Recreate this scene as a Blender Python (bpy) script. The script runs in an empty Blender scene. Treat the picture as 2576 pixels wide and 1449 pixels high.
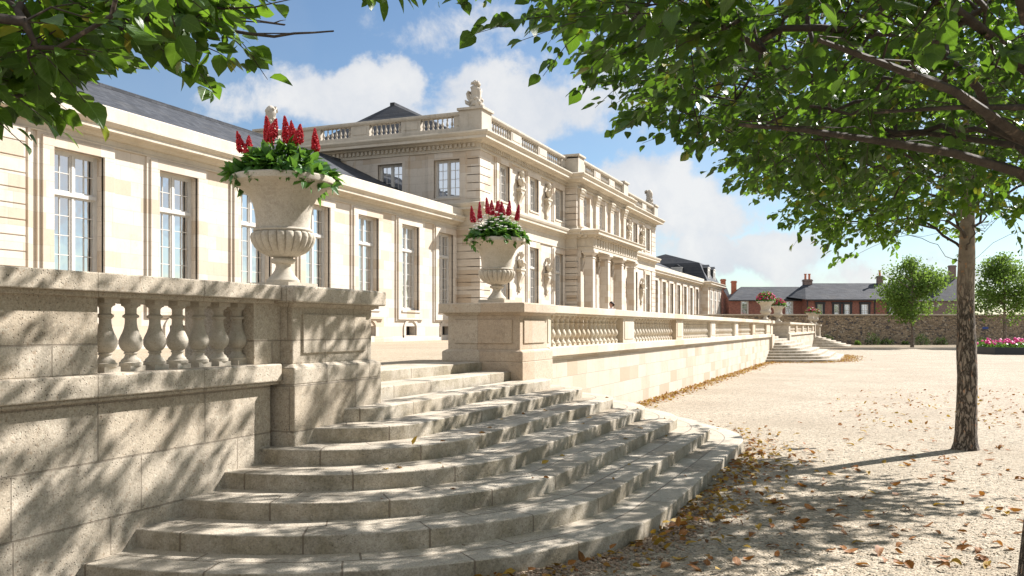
import bpy, bmesh, math, random
import numpy as np
from mathutils import Vector, Matrix, noise

random.seed(7)
rng = np.random.default_rng(7)
scene = bpy.context.scene
COL = scene.collection
R = math.radians

# ------------------------------------------------------------------ camera frame
YAW = R(22.2)
CS, SN = math.cos(YAW), math.sin(YAW)
FPX, CXP, HOR, EYE = 2219.0, 1288.0, 825.0, 2.0

def W(px, py, d):
    """a point in the world at depth d (metres) along the sight line of a photo position"""
    lat = (px - CXP) / FPX * d
    return Vector((lat * CS - d * SN, lat * SN + d * CS, EYE + (HOR - py) / FPX * d))

def CF(lat, d, z=0.0):
    return Vector((lat * CS - d * SN, lat * SN + d * CS, z))

cam_d = bpy.data.cameras.new("camera")
cam_d.sensor_width = 36.0
cam_d.lens = 36.0 * FPX / 2576.0
cam_d.shift_y = (HOR - 724.5) / 2576.0
cam_d.clip_start = 0.05
cam_d.clip_end = 3000
cam = bpy.data.objects.new("camera", cam_d)
COL.objects.link(cam)
cam.location = (0, 0, EYE)
cam.rotation_euler = (R(90), 0, YAW)
scene.camera = cam

# ------------------------------------------------------------------ object helpers
ORG = {}

def setp(o, label=None, cat=None, group=None, kind=None):
    if label: o["label"] = label
    if cat: o["category"] = cat
    if group: o["group"] = group
    if kind: o["kind"] = kind
    return o

def empty(name, loc, label, cat, group=None):
    o = bpy.data.objects.new(name, None)
    o.empty_display_size = 0.3
    COL.objects.link(o)
    o.location = loc
    ORG[o] = Vector(loc)
    return setp(o, label, cat, group)

def link(name, mesh, parent=None, loc=None, rotz=0.0):
    o = bpy.data.objects.new(name, mesh)
    COL.objects.link(o)
    w = Vector(loc) if loc is not None else (ORG[parent].copy() if parent is not None else Vector((0, 0, 0)))
    if parent is not None:
        o.parent = parent
        o.location = w - ORG[parent]
    else:
        o.location = w
    o.rotation_euler = (0, 0, rotz)
    ORG[o] = w
    return o

def dup(root, loc, label=None, group=None, rotz=None, scale=None):
    """copy of a thing with its parts and sub-parts"""
    r = root.copy(); COL.objects.link(r); r.location = loc
    ORG[r] = Vector(loc)
    if rotz is not None: r.rotation_euler = (0, 0, rotz)
    if scale is not None: r.scale = (scale,) * 3
    if label: r["label"] = label
    if group: r["group"] = group
    for ch in list(root.children):
        c = ch.copy(); COL.objects.link(c); c.parent = r
        for g in list(ch.children):
            d = g.copy(); COL.objects.link(d); d.parent = c
    return r

class MB:
    """collects shapes into one mesh"""
    def __init__(s): s.v = []; s.f = []; s.uv = {}; s.mi = []; s.cur = 0
    def add(s, vs, fs):
        b = len(s.v); s.v.extend([tuple(p) for p in vs])
        for f in fs:
            s.f.append(tuple(i + b for i in f)); s.mi.append(s.cur)
        return b
    def box(s, x0, x1, y0, y1, z0, z1, chamf=0):
        if x0 > x1: x0, x1 = x1, x0
        if y0 > y1: y0, y1 = y1, y0
        s.add([(x0,y0,z0),(x1,y0,z0),(x1,y1,z0),(x0,y1,z0),(x0,y0,z1),(x1,y0,z1),(x1,y1,z1),(x0,y1,z1)],
              [(0,3,2,1),(4,5,6,7),(0,1,5,4),(1,2,6,5),(2,3,7,6),(3,0,4,7)])
    def frustum(s, x0,x1,y0,y1,z0, X0,X1,Y0,Y1,z1):
        s.add([(x0,y0,z0),(x1,y0,z0),(x1,y1,z0),(x0,y1,z0),(X0,Y0,z1),(X1,Y0,z1),(X1,Y1,z1),(X0,Y1,z1)],
              [(0,3,2,1),(4,5,6,7),(0,1,5,4),(1,2,6,5),(2,3,7,6),(3,0,4,7)])
    def quad(s, a, b, c, d): s.add([a, b, c, d], [(0, 1, 2, 3)])
    def lathe(s, c, prof, n=24, mod=None):
        cx, cy, cz = c; vs = []; fs = []
        for k, (r, z) in enumerate(prof):
            for i in range(n):
                a = 2 * math.pi * i / n
                rr = r * (mod(k, z, a) if mod else 1.0)
                vs.append((cx + rr * math.cos(a), cy + rr * math.sin(a), cz + z))
        for k in range(len(prof) - 1):
            for i in range(n):
                j = (i + 1) % n
                fs.append((k*n+i, k*n+j, (k+1)*n+j, (k+1)*n+i))
        if prof[0][0] > 1e-4: fs.append(tuple(range(n))[::-1])
        if prof[-1][0] > 1e-4: fs.append(tuple((len(prof)-1)*n + i for i in range(n)))
        s.add(vs, fs)
    def tube(s, pts, rad, n=6, cap=True):
        pts = [Vector(p) for p in pts]; vs = []; fs = []
        up = Vector((0.13, 0.31, 0.94)); prev = None
        for k, p in enumerate(pts):
            t = (pts[min(k+1, len(pts)-1)] - pts[max(k-1, 0)])
            if t.length < 1e-6: t = Vector((0, 0, 1))
            t.normalize()
            if prev is None:
                a = t.cross(up)
                if a.length < 0.05: a = t.cross(Vector((1, 0, 0)))
            else:
                a = prev - t * prev.dot(t)
                if a.length < 1e-4: a = t.cross(up)
            a.normalize(); prev = a
            b = t.cross(a)
            r = rad[k] if hasattr(rad, '__len__') else rad
            for i in range(n):
                an = 2 * math.pi * i / n
                vs.append(p + a * (r * math.cos(an)) + b * (r * math.sin(an)))
        for k in range(len(pts) - 1):
            for i in range(n):
                j = (i + 1) % n
                fs.append((k*n+i, k*n+j, (k+1)*n+j, (k+1)*n+i))
        if cap:
            fs.append(tuple(range(n))[::-1]); fs.append(tuple((len(pts)-1)*n+i for i in range(n)))
        s.add(vs, fs)
    def ball(s, c, rx, ry=None, rz=None, n=10, m=7, wob=0.0, seed=0):
        ry = ry or rx; rz = rz or rx; vs = [(c[0], c[1], c[2]-rz)]; fs = []
        for k in range(1, m):
            ph = -math.pi/2 + math.pi*k/m
            for i in range(n):
                a = 2*math.pi*i/n
                d = Vector((math.cos(ph)*math.cos(a), math.cos(ph)*math.sin(a), math.sin(ph)))
                w = 1 + (wob*noise.noise(d*2.2+Vector((seed, seed*.7, 1.3))) if wob else 0)
                vs.append((c[0]+rx*d.x*w, c[1]+ry*d.y*w, c[2]+rz*d.z*w))
        vs.append((c[0], c[1], c[2]+rz)); T = len(vs)-1
        for i in range(n):
            j = (i+1) % n
            fs.append((0, 1+j, 1+i)); fs.append((T, 1+(m-2)*n+i, 1+(m-2)*n+j))
            for k in range(m-2):
                fs.append((1+k*n+i, 1+k*n+j, 1+(k+1)*n+j, 1+(k+1)*n+i))
        s.add(vs, fs)
    def sweep(s, path, prof, closed=False):
        """profile [(out, z)] along a plan polyline; out is to the right of travel, mitred"""
        P = [Vector((p[0], p[1])) for p in path]; n = len(P); rows = []
        for i in range(n):
            if closed: a, b = P[i-1], P[(i+1) % n]
            else: a, b = P[max(i-1, 0)], P[min(i+1, n-1)]
            d1 = (P[i]-a); d2 = (b-P[i])
            if d1.length < 1e-9: d1 = d2
            if d2.length < 1e-9: d2 = d1
            d1.normalize(); d2.normalize()
            n1 = Vector((d1.y, -d1.x)); n2 = Vector((d2.y, -d2.x))
            m = n1 + n2; m = m / max(m.dot(n1), 1e-6) if m.length > 1e-6 else n1
            rows.append([(P[i].x + m.x*o, P[i].y + m.y*o, z) for o, z in prof])
        k = len(prof); vs = [p for r in rows for p in r]; fs = []
        for i in range(n if closed else n-1):
            j = (i+1) % n
            for q in range(k-1):
                fs.append((i*k+q, j*k+q, j*k+q+1, i*k+q+1))
        if not closed:
            fs.append(tuple(range(k))); fs.append(tuple((n-1)*k+q for q in range(k))[::-1])
        s.add(vs, fs)
    def mesh(s, name, mat, origin=(0, 0, 0), smooth=0.0):
        me = bpy.data.meshes.new(name)
        ox, oy, oz = origin
        me.from_pydata([(x-ox, y-oy, z-oz) for x, y, z in s.v], [], s.f)
        mats = mat if isinstance(mat, (list, tuple)) else [mat]
        for m in mats: me.materials.append(m)
        if len(mats) > 1: me.polygons.foreach_set("material_index", s.mi)
        if smooth > 0:
            me.polygons.foreach_set("use_smooth", [True]*len(s.f))
            me.set_sharp_from_angle(angle=smooth)
        me.update()
        return me
    def build(s, name, mat, parent=None, smooth=0.0, bevel=0.0, segs=2, loc=None):
        w = Vector(loc) if loc is not None else (ORG[parent] if parent is not None else Vector((0, 0, 0)))
        o = link(name, s.mesh(name, mat, w, smooth), parent, w)
        if bevel: bev(o, bevel, segs)
        return o

def bev(o, w, segs=2):
    m = o.modifiers.new("edge", 'BEVEL'); m.width = w; m.segments = segs
    m.limit_method = 'ANGLE'; m.angle_limit = R(40); m.harden_normals = False
    return o

def np_mesh(name, V, F, mats, parent=None, smooth=True, mi=None, uv=None, origin=(0, 0, 0)):
    """V (n,3) array, F (m,k) int array of equal-sided faces or list of such arrays"""
    Fs = F if isinstance(F, list) else [F]
    me = bpy.data.meshes.new(name)
    V = np.asarray(V, dtype=np.float32) - np.asarray(origin, dtype=np.float32)
    me.vertices.add(len(V)); me.vertices.foreach_set("co", V.ravel())
    nl = sum(f.size for f in Fs); npol = sum(len(f) for f in Fs)
    me.loops.add(nl); me.polygons.add(npol)
    me.loops.foreach_set("vertex_index", np.concatenate([f.ravel() for f in Fs]).astype(np.int32))
    st = []; c = 0
    for f in Fs:
        st.append(c + np.arange(len(f)) * f.shape[1]); c += f.size
    me.polygons.foreach_set("loop_start", np.concatenate(st).astype(np.int32))
    for m in (mats if isinstance(mats, (list, tuple)) else [mats]): me.materials.append(m)
    if mi is not None: me.polygons.foreach_set("material_index", np.asarray(mi, dtype=np.int32))
    if smooth: me.polygons.foreach_set("use_smooth", np.ones(npol, dtype=bool))
    if uv is not None:
        l = me.uv_layers.new(name="UVMap")
        idx = np.concatenate([f.ravel() for f in Fs])
        l.data.foreach_set("uv", np.asarray(uv, dtype=np.float32)[idx].ravel())
    me.update(calc_edges=True); me.validate()
    return link(name, me, parent, origin)

# ------------------------------------------------------------------ materials
def nd(nt, typ, ins=None, **props):
    n = nt.nodes.new(typ)
    for k, v in props.items(): setattr(n, k, v)
    for k, v in (ins or {}).items():
        sk = n.inputs[k]
        if isinstance(v, bpy.types.NodeSocket): nt.links.new(v, sk)
        elif hasattr(v, 'outputs'): nt.links.new(v.outputs[0], sk)
        else:
            if sk.type == 'RGBA' and len(v) == 3: v = (*v, 1)
            sk.default_value = v
    return n

def new_mat(name):
    m = bpy.data.materials.new(name); m.use_nodes = True
    nt = m.node_tree; nt.nodes.clear()
    out = nt.nodes.new('ShaderNodeOutputMaterial')
    return m, nt, out

def math_(nt, op, a, b=None, c=None, clamp=False):
    ins = {0: a}
    if b is not None: ins[1] = b
    if c is not None: ins[2] = c
    return nd(nt, 'ShaderNodeMath', ins, operation=op, use_clamp=clamp).outputs[0]

def mixc(nt, fac, a, b, mode='MIX'):
    n = nd(nt, 'ShaderNodeMix', None, data_type='RGBA', blend_type=mode)
    for idx, v in ((0, fac), (6, a), (7, b)):
        sk = n.inputs[idx]
        if isinstance(v, bpy.types.NodeSocket): nt.links.new(v, sk)
        else: sk.default_value = (*v, 1) if hasattr(v, '__len__') and len(v) == 3 else v
    return n.outputs[2]

def ramp(nt, fac, lo, hi, interp='LINEAR'):
    n = nd(nt, 'ShaderNodeMapRange', {0: fac, 1: lo, 2: hi, 3: 0.0, 4: 1.0}, interpolation_type='SMOOTHSTEP' if interp == 'S' else 'LINEAR')
    return n.outputs[0]

def noise_(nt, vec, scale, detail=4.0, rough=0.55, dist=0.0):
    return nd(nt, 'ShaderNodeTexNoise', {'Vector': vec, 'Scale': scale, 'Detail': detail, 'Roughness': rough, 'Distortion': dist}).outputs['Fac']

def wpos(nt):
    return nt.nodes.new('ShaderNodeNewGeometry').outputs['Position']

def wallvec(nt, off=0.0):
    p = nd(nt, 'ShaderNodeSeparateXYZ', {0: wpos(nt)})
    u = math_(nt, 'ADD', p.outputs[0], p.outputs[1])
    v = math_(nt, 'ADD', p.outputs[2], off)
    return nd(nt, 'ShaderNodeCombineXYZ', {0: u, 1: v, 2: 0.0}).outputs[0]

def principled(nt, out, col, rough=0.8, bump=None, spec=0.3, **kw):
    ins = {'Base Color': col, 'Roughness': rough, 'Specular IOR Level': spec}
    if bump is not None: ins['Normal'] = bump
    ins.update(kw)
    b = nd(nt, 'ShaderNodeBsdfPrincipled', ins)
    nt.links.new(b.outputs[0], out.inputs[0])
    return b

def stone(name, lo, hi, blocks=None, coord='wall', tan=(0.42, 0.30, 0.17), tanamt=0.5, pit=0.5, stain=0.3, staincol=(0.10, 0.08, 0.055),
          bump=0.3, voff=0.0, mortar=0.007, mdark=0.45, rough=0.85, pitscale=1.0, streak=0.0, mott=0.0, riser=0.0, grain=0.32, mcol=(0.16, 0.125, 0.09)):
    m, nt, out = new_mat(name)
    P = wpos(nt)
    big = noise_(nt, P, 0.9, 5.0, 0.6)
    mid = noise_(nt, P, 7.0 * pitscale, 6.0, 0.65)
    col = mixc(nt, ramp(nt, big, 0.3, 0.7), lo, hi)
    col = mixc(nt, ramp(nt, mid, 0.35, 0.75), mixc(nt, 0.35, col, lo), col)
    hgt = math_(nt, 'MULTIPLY', mid, 0.25)
    if blocks:
        vec = nd(nt, 'ShaderNodeUVMap').outputs[0] if coord == 'uv' else wallvec(nt, voff)
        bw, bh = blocks
        br = nd(nt, 'ShaderNodeTexBrick', {'Vector': vec, 'Color1': (0, 0, 0, 1), 'Color2': (1, 1, 1, 1), 'Mortar': (0.5, 0.5, 0.5, 1), 'Scale': 1.0,
                 'Mortar Size': mortar, 'Mortar Smooth': 0.3, 'Bias': 0.0, 'Brick Width': bw, 'Row Height': bh}, offset=0.37, squash=0.72, squash_frequency=3)
        rnd = nd(nt, 'ShaderNodeSeparateColor', {0: br.outputs[0]}).outputs[0]
        col = mixc(nt, math_(nt, 'MULTIPLY', ramp(nt, rnd, 0.55, 0.95), tanamt), col, tan)
        col = mixc(nt, math_(nt, 'MULTIPLY', ramp(nt, rnd, 0.45, 0.05), 0.30), col, hi)
        mfac = br.outputs['Fac']
    else:
        mfac = None
    tanp = noise_(nt, P, 2.3, 5.0, 0.7)
    col = mixc(nt, math_(nt, 'MULTIPLY', ramp(nt, tanp, 0.56, 0.74), 0.45 * min(1.0, tanamt + 0.2)), col, tan)
    # pits and grain
    g = noise_(nt, P, 70.0 * pitscale, 3.0, 0.7)
    vor = nd(nt, 'ShaderNodeTexVoronoi', {'Vector': P, 'Scale': 34.0 * pitscale, 'Randomness': 1.0})
    area = ramp(nt, noise_(nt, P, 3.1, 3.0), 0.38, 0.62)
    pits = math_(nt, 'MULTIPLY', ramp(nt, vor.outputs['Distance'], 0.24, 0.10), math_(nt, 'MULTIPLY_ADD', area, 0.75, 0.25))
    col = mixc(nt, math_(nt, 'MULTIPLY', pits, pit), col, tuple(c * 0.30 for c in lo))
    col = mixc(nt, math_(nt, 'MULTIPLY', ramp(nt, g, 0.42, 0.66), grain * min(1.0, pit + .3)), col, tuple(c * 0.42 for c in lo))
    if mott > 0:
        mo = noise_(nt, P, 17.0, 6.0, 0.75)
        col = mixc(nt, math_(nt, 'MULTIPLY', ramp(nt, mo, 0.50, 0.68), mott), col, tuple(c * 0.42 for c in lo))
        mo2 = noise_(nt, P, 31.0, 3.0, 0.6, 0.3)
        col = mixc(nt, math_(nt, 'MULTIPLY', ramp(nt, mo2, 0.60, 0.70), mott * .9), col, (0.20, 0.115, 0.055))
        mo3 = noise_(nt, P, 23.0, 4.0, 0.7, 0.2)
        col = mixc(nt, math_(nt, 'MULTIPLY', ramp(nt, mo3, 0.58, 0.70), mott * .7), col, tuple(min(.7, c * 1.35) for c in hi))
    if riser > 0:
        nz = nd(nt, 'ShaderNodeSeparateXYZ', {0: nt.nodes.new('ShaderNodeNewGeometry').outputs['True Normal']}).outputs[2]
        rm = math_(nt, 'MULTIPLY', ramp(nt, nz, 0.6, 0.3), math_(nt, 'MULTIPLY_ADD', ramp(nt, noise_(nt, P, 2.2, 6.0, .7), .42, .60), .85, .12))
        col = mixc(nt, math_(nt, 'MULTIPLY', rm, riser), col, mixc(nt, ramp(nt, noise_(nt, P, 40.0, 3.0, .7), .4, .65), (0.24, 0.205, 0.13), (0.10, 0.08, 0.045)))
    # stains
    st = noise_(nt, P, 1.7, 7.0, 0.72, 0.4)
    s2 = math_(nt, 'MULTIPLY', ramp(nt, st, 0.50, 0.72), ramp(nt, noise_(nt, P, 26.0, 3.0, 0.7), 0.35, 0.62))
    col = mixc(nt, math_(nt, 'MULTIPLY', s2, stain), col, staincol)
    if streak > 0:
        sp = nd(nt, 'ShaderNodeMapping', {'Vector': P, 'Scale': (3.0, 3.0, 0.25)}).outputs[0]
        sk = ramp(nt, noise_(nt, sp, 2.0, 5.0, 0.65), 0.55, 0.75)
        col = mixc(nt, math_(nt, 'MULTIPLY', sk, streak), col, staincol)
    h = math_(nt, 'SUBTRACT', math_(nt, 'MULTIPLY_ADD', g, 0.35, hgt), math_(nt, 'MULTIPLY', pits, 0.5))
    if mfac is not None:
        col = mixc(nt, math_(nt, 'MULTIPLY', mfac, mdark), col, mcol)
        h = math_(nt, 'SUBTRACT', h, math_(nt, 'MULTIPLY', mfac, 0.8))
    bp = nd(nt, 'ShaderNodeBump', {'Strength': bump, 'Distance': 0.012, 'Height': h})
    principled(nt, out, col, rough, bp.outputs[0], 0.25)
    return m

M = {}
M['near'] = stone('weathered_limestone', (0.44, 0.375, 0.285), (0.56, 0.495, 0.40), (1.22, 0.47), tan=(0.36, 0.27, 0.17), tanamt=0.35, pit=0.85, stain=0.6, bump=1.0, voff=0.01, mott=0.5, grain=0.5, mdark=0.6, mcol=(0.20, 0.165, 0.125), mortar=0.008)
M['near_trim'] = stone('weathered_limestone_trim', (0.44, 0.375, 0.285), (0.55, 0.485, 0.39), (1.65, 5.0), tan=(0.34, 0.26, 0.17), tanamt=0.4, pit=0.85, stain=0.7, bump=1.0, voff=1.5, mortar=0.006, mott=0.5, grain=0.5)
M['carved'] = stone('carved_limestone', (0.42, 0.375, 0.30), (0.53, 0.48, 0.40), None, tanamt=0.35, pit=0.5, stain=0.45, bump=0.45, pitscale=1.3, mott=0.25)
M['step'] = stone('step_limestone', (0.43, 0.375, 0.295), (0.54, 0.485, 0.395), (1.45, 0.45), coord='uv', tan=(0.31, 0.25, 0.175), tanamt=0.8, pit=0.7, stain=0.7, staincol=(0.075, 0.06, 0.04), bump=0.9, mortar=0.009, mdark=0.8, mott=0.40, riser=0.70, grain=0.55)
M['court'] = stone('court_wall_limestone', (0.46, 0.40, 0.315), (0.54, 0.49, 0.405), (0.92, 0.34), tan=(0.40, 0.31, 0.215), tanamt=0.85, pit=0.35, stain=0.2, bump=0.35, mortar=0.006, mdark=0.45, mott=0.08)
M['court_trim'] = stone('court_trim_limestone', (0.50, 0.43, 0.33), (0.61, 0.56, 0.46), (1.9, 5.0), tan=(0.46, 0.33, 0.2), tanamt=0.5, pit=0.5, stain=0.35, bump=0.4, voff=1.5, mortar=0.005)
M['ped'] = stone('tan_pedestal_limestone', (0.45, 0.37, 0.28), (0.54, 0.47, 0.37), (1.9, 5.0), tan=(0.40, 0.26, 0.15), tanamt=0.8, pit=0.7, stain=0.45, bump=0.7, voff=1.5, mortar=0.005, mott=0.4)  # tanner and more heavily stained than the wall trim
M['facade'] = stone('facade_limestone', (0.53, 0.465, 0.385), (0.61, 0.555, 0.48), (1.05, 0.41), tan=(0.455, 0.36, 0.26), tanamt=0.8, pit=0.2, stain=0.16, bump=0.25, mortar=0.005, mdark=0.5, streak=0.12, mott=0.10)
M['facade_trim'] = stone('facade_trim_limestone', (0.49, 0.43, 0.34), (0.59, 0.54, 0.45), None, tan=(0.43, 0.31, 0.2), tanamt=0.6, pit=0.25, stain=0.3, bump=0.25, streak=0.18)
M['parapet'] = stone('parapet_limestone', (0.42, 0.375, 0.31), (0.53, 0.48, 0.40), None, tanamt=0.25, pit=0.3, stain=0.45, bump=0.25, streak=0.35)

def simple(name, col, rough=0.6, var=0.12, scale=6.0, spec=0.3, metallic=0.0, bump=0.0):
    m, nt, out = new_mat(name)
    n = noise_(nt, wpos(nt), scale, 5.0, 0.6)
    c = mixc(nt, ramp(nt, n, 0.3, 0.7), tuple(x*(1-var) for x in col), tuple(min(1, x*(1+var)) for x in col))
    bp = nd(nt, 'ShaderNodeBump', {'Strength': bump, 'Distance': 0.01, 'Height': n}).outputs[0] if bump else None
    principled(nt, out, c, rough, bp, spec, Metallic=metallic)
    return m

M['paint'] = simple('window_paint', (0.52, 0.50, 0.46), 0.45, 0.06, 9.0)
M['dark'] = simple('dark_interior', (0.03, 0.028, 0.026), 0.9, 0.2)
M['curtain'] = simple('curtain_cloth', (0.78, 0.77, 0.76), 0.9, 0.05, 3.0)
M['iron'] = simple('dark_iron', (0.03, 0.032, 0.036), 0.5, 0.2, 20.0)

def glass_mat():
    m, nt, out = new_mat('window_glass')
    P = wpos(nt)
    n = noise_(nt, P, 1.3, 2.0)
    bp = nd(nt, 'ShaderNodeBump', {'Strength': 0.16, 'Distance': 0.05, 'Height': n})
    gl = nd(nt, 'ShaderNodeBsdfGlossy', {'Color': (0.95, 0.97, 1.0, 1), 'Roughness': 0.015, 'Normal': bp.outputs[0]})
    tr = nd(nt, 'ShaderNodeBsdfTransparent', {'Color': (0.86, 0.90, 0.92, 1)})
    fr = nd(nt, 'ShaderNodeFresnel', {'IOR': 1.9, 'Normal': bp.outputs[0]})
    f = math_(nt, 'MULTIPLY_ADD', fr.outputs[0], 0.8, 0.58, clamp=True)
    mx = nd(nt, 'ShaderNodeMixShader', {0: f, 1: tr.outputs[0], 2: gl.outputs[0]})
    nt.links.new(mx.outputs[0], out.inputs[0])
    return m
M['glass'] = glass_mat()

def slate_mat():
    m, nt, out = new_mat('roof_slate')
    P = wpos(nt)
    sp = nd(nt, 'ShaderNodeSeparateXYZ', {0: P})
    u = math_(nt, 'ADD', sp.outputs[0], sp.outputs[1])
    u = math_(nt, 'ADD', u, math_(nt, 'MULTIPLY', sp.outputs[0], 0.0))
    vec = nd(nt, 'ShaderNodeCombineXYZ', {0: sp.outputs[1], 1: math_(nt, 'MULTIPLY', sp.outputs[2], 2.0), 2: 0.0}).outputs[0]
    br = nd(nt, 'ShaderNodeTexBrick', {'Vector': vec, 'Color1': (0, 0, 0, 1), 'Color2': (1, 1, 1, 1), 'Mortar': (0, 0, 0, 1), 'Scale': 1.0,
             'Mortar Size': 0.012, 'Mortar Smooth': 0.2, 'Brick Width': 0.28, 'Row Height': 0.2}, offset=0.5)
    rnd = nd(nt, 'ShaderNodeSeparateColor', {0: br.outputs[0]}).outputs[0]
    col = mixc(nt, rnd, (0.034, 0.037, 0.043), (0.068, 0.072, 0.080))
    n = noise_(nt, P, 0.8, 6.0, 0.65)
    col = mixc(nt, math_(nt, 'MULTIPLY', ramp(nt, n, 0.5, 0.75), 0.5), col, (0.095, 0.09, 0.082))
    h = math_(nt, 'SUBTRACT', math_(nt, 'MULTIPLY', rnd, 0.4), br.outputs['Fac'])
    bp = nd(nt, 'ShaderNodeBump', {'Strength': 0.5, 'Distance': 0.02, 'Height': h})
    principled(nt, out, col, 0.75, bp.outputs[0], 0.12)
    return m
M['slate'] = slate_mat()

def brick_mat():
    m, nt, out = new_mat('red_brick')
    P = wpos(nt)
    br = nd(nt, 'ShaderNodeTexBrick', {'Vector': wallvec(nt), 'Color1': (0, 0, 0, 1), 'Color2': (1, 1, 1, 1), 'Mortar': (0.5, 0.5, 0.5, 1), 'Scale': 1.0,
             'Mortar Size': 0.012, 'Mortar Smooth': 0.2, 'Brick Width': 0.24, 'Row Height': 0.085}, offset=0.5)
    rnd = nd(nt, 'ShaderNodeSeparateColor', {0: br.outputs[0]}).outputs[0]
    col = mixc(nt, rnd, (0.17, 0.062, 0.046), (0.30, 0.115, 0.08))
    n = noise_(nt, P, 0.7, 6.0, 0.7)
    col = mixc(nt, math_(nt, 'MULTIPLY', ramp(nt, n, 0.5, 0.72), 0.5), col, (0.15, 0.085, 0.075))
    col = mixc(nt, math_(nt, 'MULTIPLY', br.outputs['Fac'], 0.5), col, (0.25, 0.2, 0.17))
    principled(nt, out, col, 0.85, None, 0.2)
    return m
M['brick'] = brick_mat()

def rubble_mat():
    m, nt, out = new_mat('rubble_stone')
    P = wpos(nt)
    wv = wallvec(nt)
    mp = nd(nt, 'ShaderNodeMapping', {'Vector': wv, 'Scale': (1.0, 2.1, 1.0)}).outputs[0]
    dn = nd(nt, 'ShaderNodeTexNoise', {'Vector': mp, 'Scale': 3.0, 'Detail': 2.0})
    wv2 = mixc(nt, 0.10, mp, dn.outputs['Color'])
    v1 = nd(nt, 'ShaderNodeTexVoronoi', {'Vector': wv2, 'Scale': 3.4})
    ve = nd(nt, 'ShaderNodeTexVoronoi', {'Vector': wv2, 'Scale': 3.4}, feature='DISTANCE_TO_EDGE')
    rnd = nd(nt, 'ShaderNodeSeparateColor', {0: v1.outputs['Color']})
    col = mixc(nt, rnd.outputs[0], (0.25, 0.19, 0.125), (0.50, 0.385, 0.26))
    col = mixc(nt, ramp(nt, rnd.outputs[1], 0.72, 0.95), col, (0.11, 0.10, 0.10))
    col = mixc(nt, math_(nt, 'MULTIPLY', ramp(nt, rnd.outputs[2], 0.8, 1.0), 0.8), col, (0.55, 0.47, 0.36))
    n = noise_(nt, P, 0.35, 5.0, 0.7)
    col = mixc(nt, math_(nt, 'MULTIPLY', ramp(nt, n, 0.45, 0.7), 0.35), col, (0.20, 0.15, 0.11))
    col = mixc(nt, ramp(nt, ve.outputs['Distance'], 0.05, 0.0), col, (0.055, 0.042, 0.03))
    bp = nd(nt, 'ShaderNodeBump', {'Strength': 0.9, 'Distance': 0.06, 'Height': ramp(nt, ve.outputs['Distance'], 0.0, 0.15)})
    principled(nt, out, col, 0.9, bp.outputs[0], 0.2)
    return m
M['rubble'] = rubble_mat()

def gravel_mat(name, lo, hi, dark, amount=1.0):
    m, nt, out = new_mat(name)
    P = wpos(nt)
    v = nd(nt, 'ShaderNodeTexVoronoi', {'Vector': P, 'Scale': 48.0})
    r1 = nd(nt, 'ShaderNodeSeparateColor', {0: v.outputs['Color']})
    v2 = nd(nt, 'ShaderNodeTexVoronoi', {'Vector': P, 'Scale': 19.0})
    r2 = nd(nt, 'ShaderNodeSeparateColor', {0: v2.outputs['Color']})
    col = mixc(nt, r1.outputs[0], lo, hi)
    col = mixc(nt, math_(nt, 'MULTIPLY', ramp(nt, r1.outputs[1], 0.76, 0.92), 0.85 * amount), col, dark)
    col = mixc(nt, math_(nt, 'MULTIPLY', ramp(nt, r2.outputs[1], 0.90, 0.97), 0.7 * amount), col, dark)
    col = mixc(nt, math_(nt, 'MULTIPLY', ramp(nt, r2.outputs[0], 0.86, 0.95), 0.5), col, tuple(min(.75, c*1.25) for c in hi))
    pat = noise_(nt, P, 0.35, 6.0, 0.62)
    col = mixc(nt, math_(nt, 'MULTIPLY', ramp(nt, pat, 0.42, 0.66), 0.5), col, tuple(c * 0.80 for c in lo))
    p2 = noise_(nt, P, 5.0, 5.0, 0.7)
    col = mixc(nt, math_(nt, 'MULTIPLY', ramp(nt, p2, 0.50, 0.72), 0.35), col, tuple(c * 0.66 for c in lo))
    h = math_(nt, 'ADD', math_(nt, 'SUBTRACT', 1.0, v.outputs['Distance']), math_(nt, 'MULTIPLY', math_(nt, 'SUBTRACT', 1.0, v2.outputs['Distance']), 0.8))
    h = math_(nt, 'ADD', h, math_(nt, 'MULTIPLY', p2, 1.6))
    bp = nd(nt, 'ShaderNodeBump', {'Strength': 0.85, 'Distance': 0.014, 'Height': h})
    principled(nt, out, col, 0.9, bp.outputs[0], 0.2)
    return m
M['gravel'] = gravel_mat('gravel', (0.29, 0.235, 0.165), (0.46, 0.395, 0.305), (0.08, 0.08, 0.06))
M['tgravel'] = gravel_mat('terrace_gravel', (0.33, 0.265, 0.18), (0.43, 0.365, 0.27), (0.2, 0.15, 0.1), 0.8)
M['soil'] = gravel_mat('planting_soil', (0.16, 0.12, 0.075), (0.26, 0.2, 0.125), (0.05, 0.05, 0.03))

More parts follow.
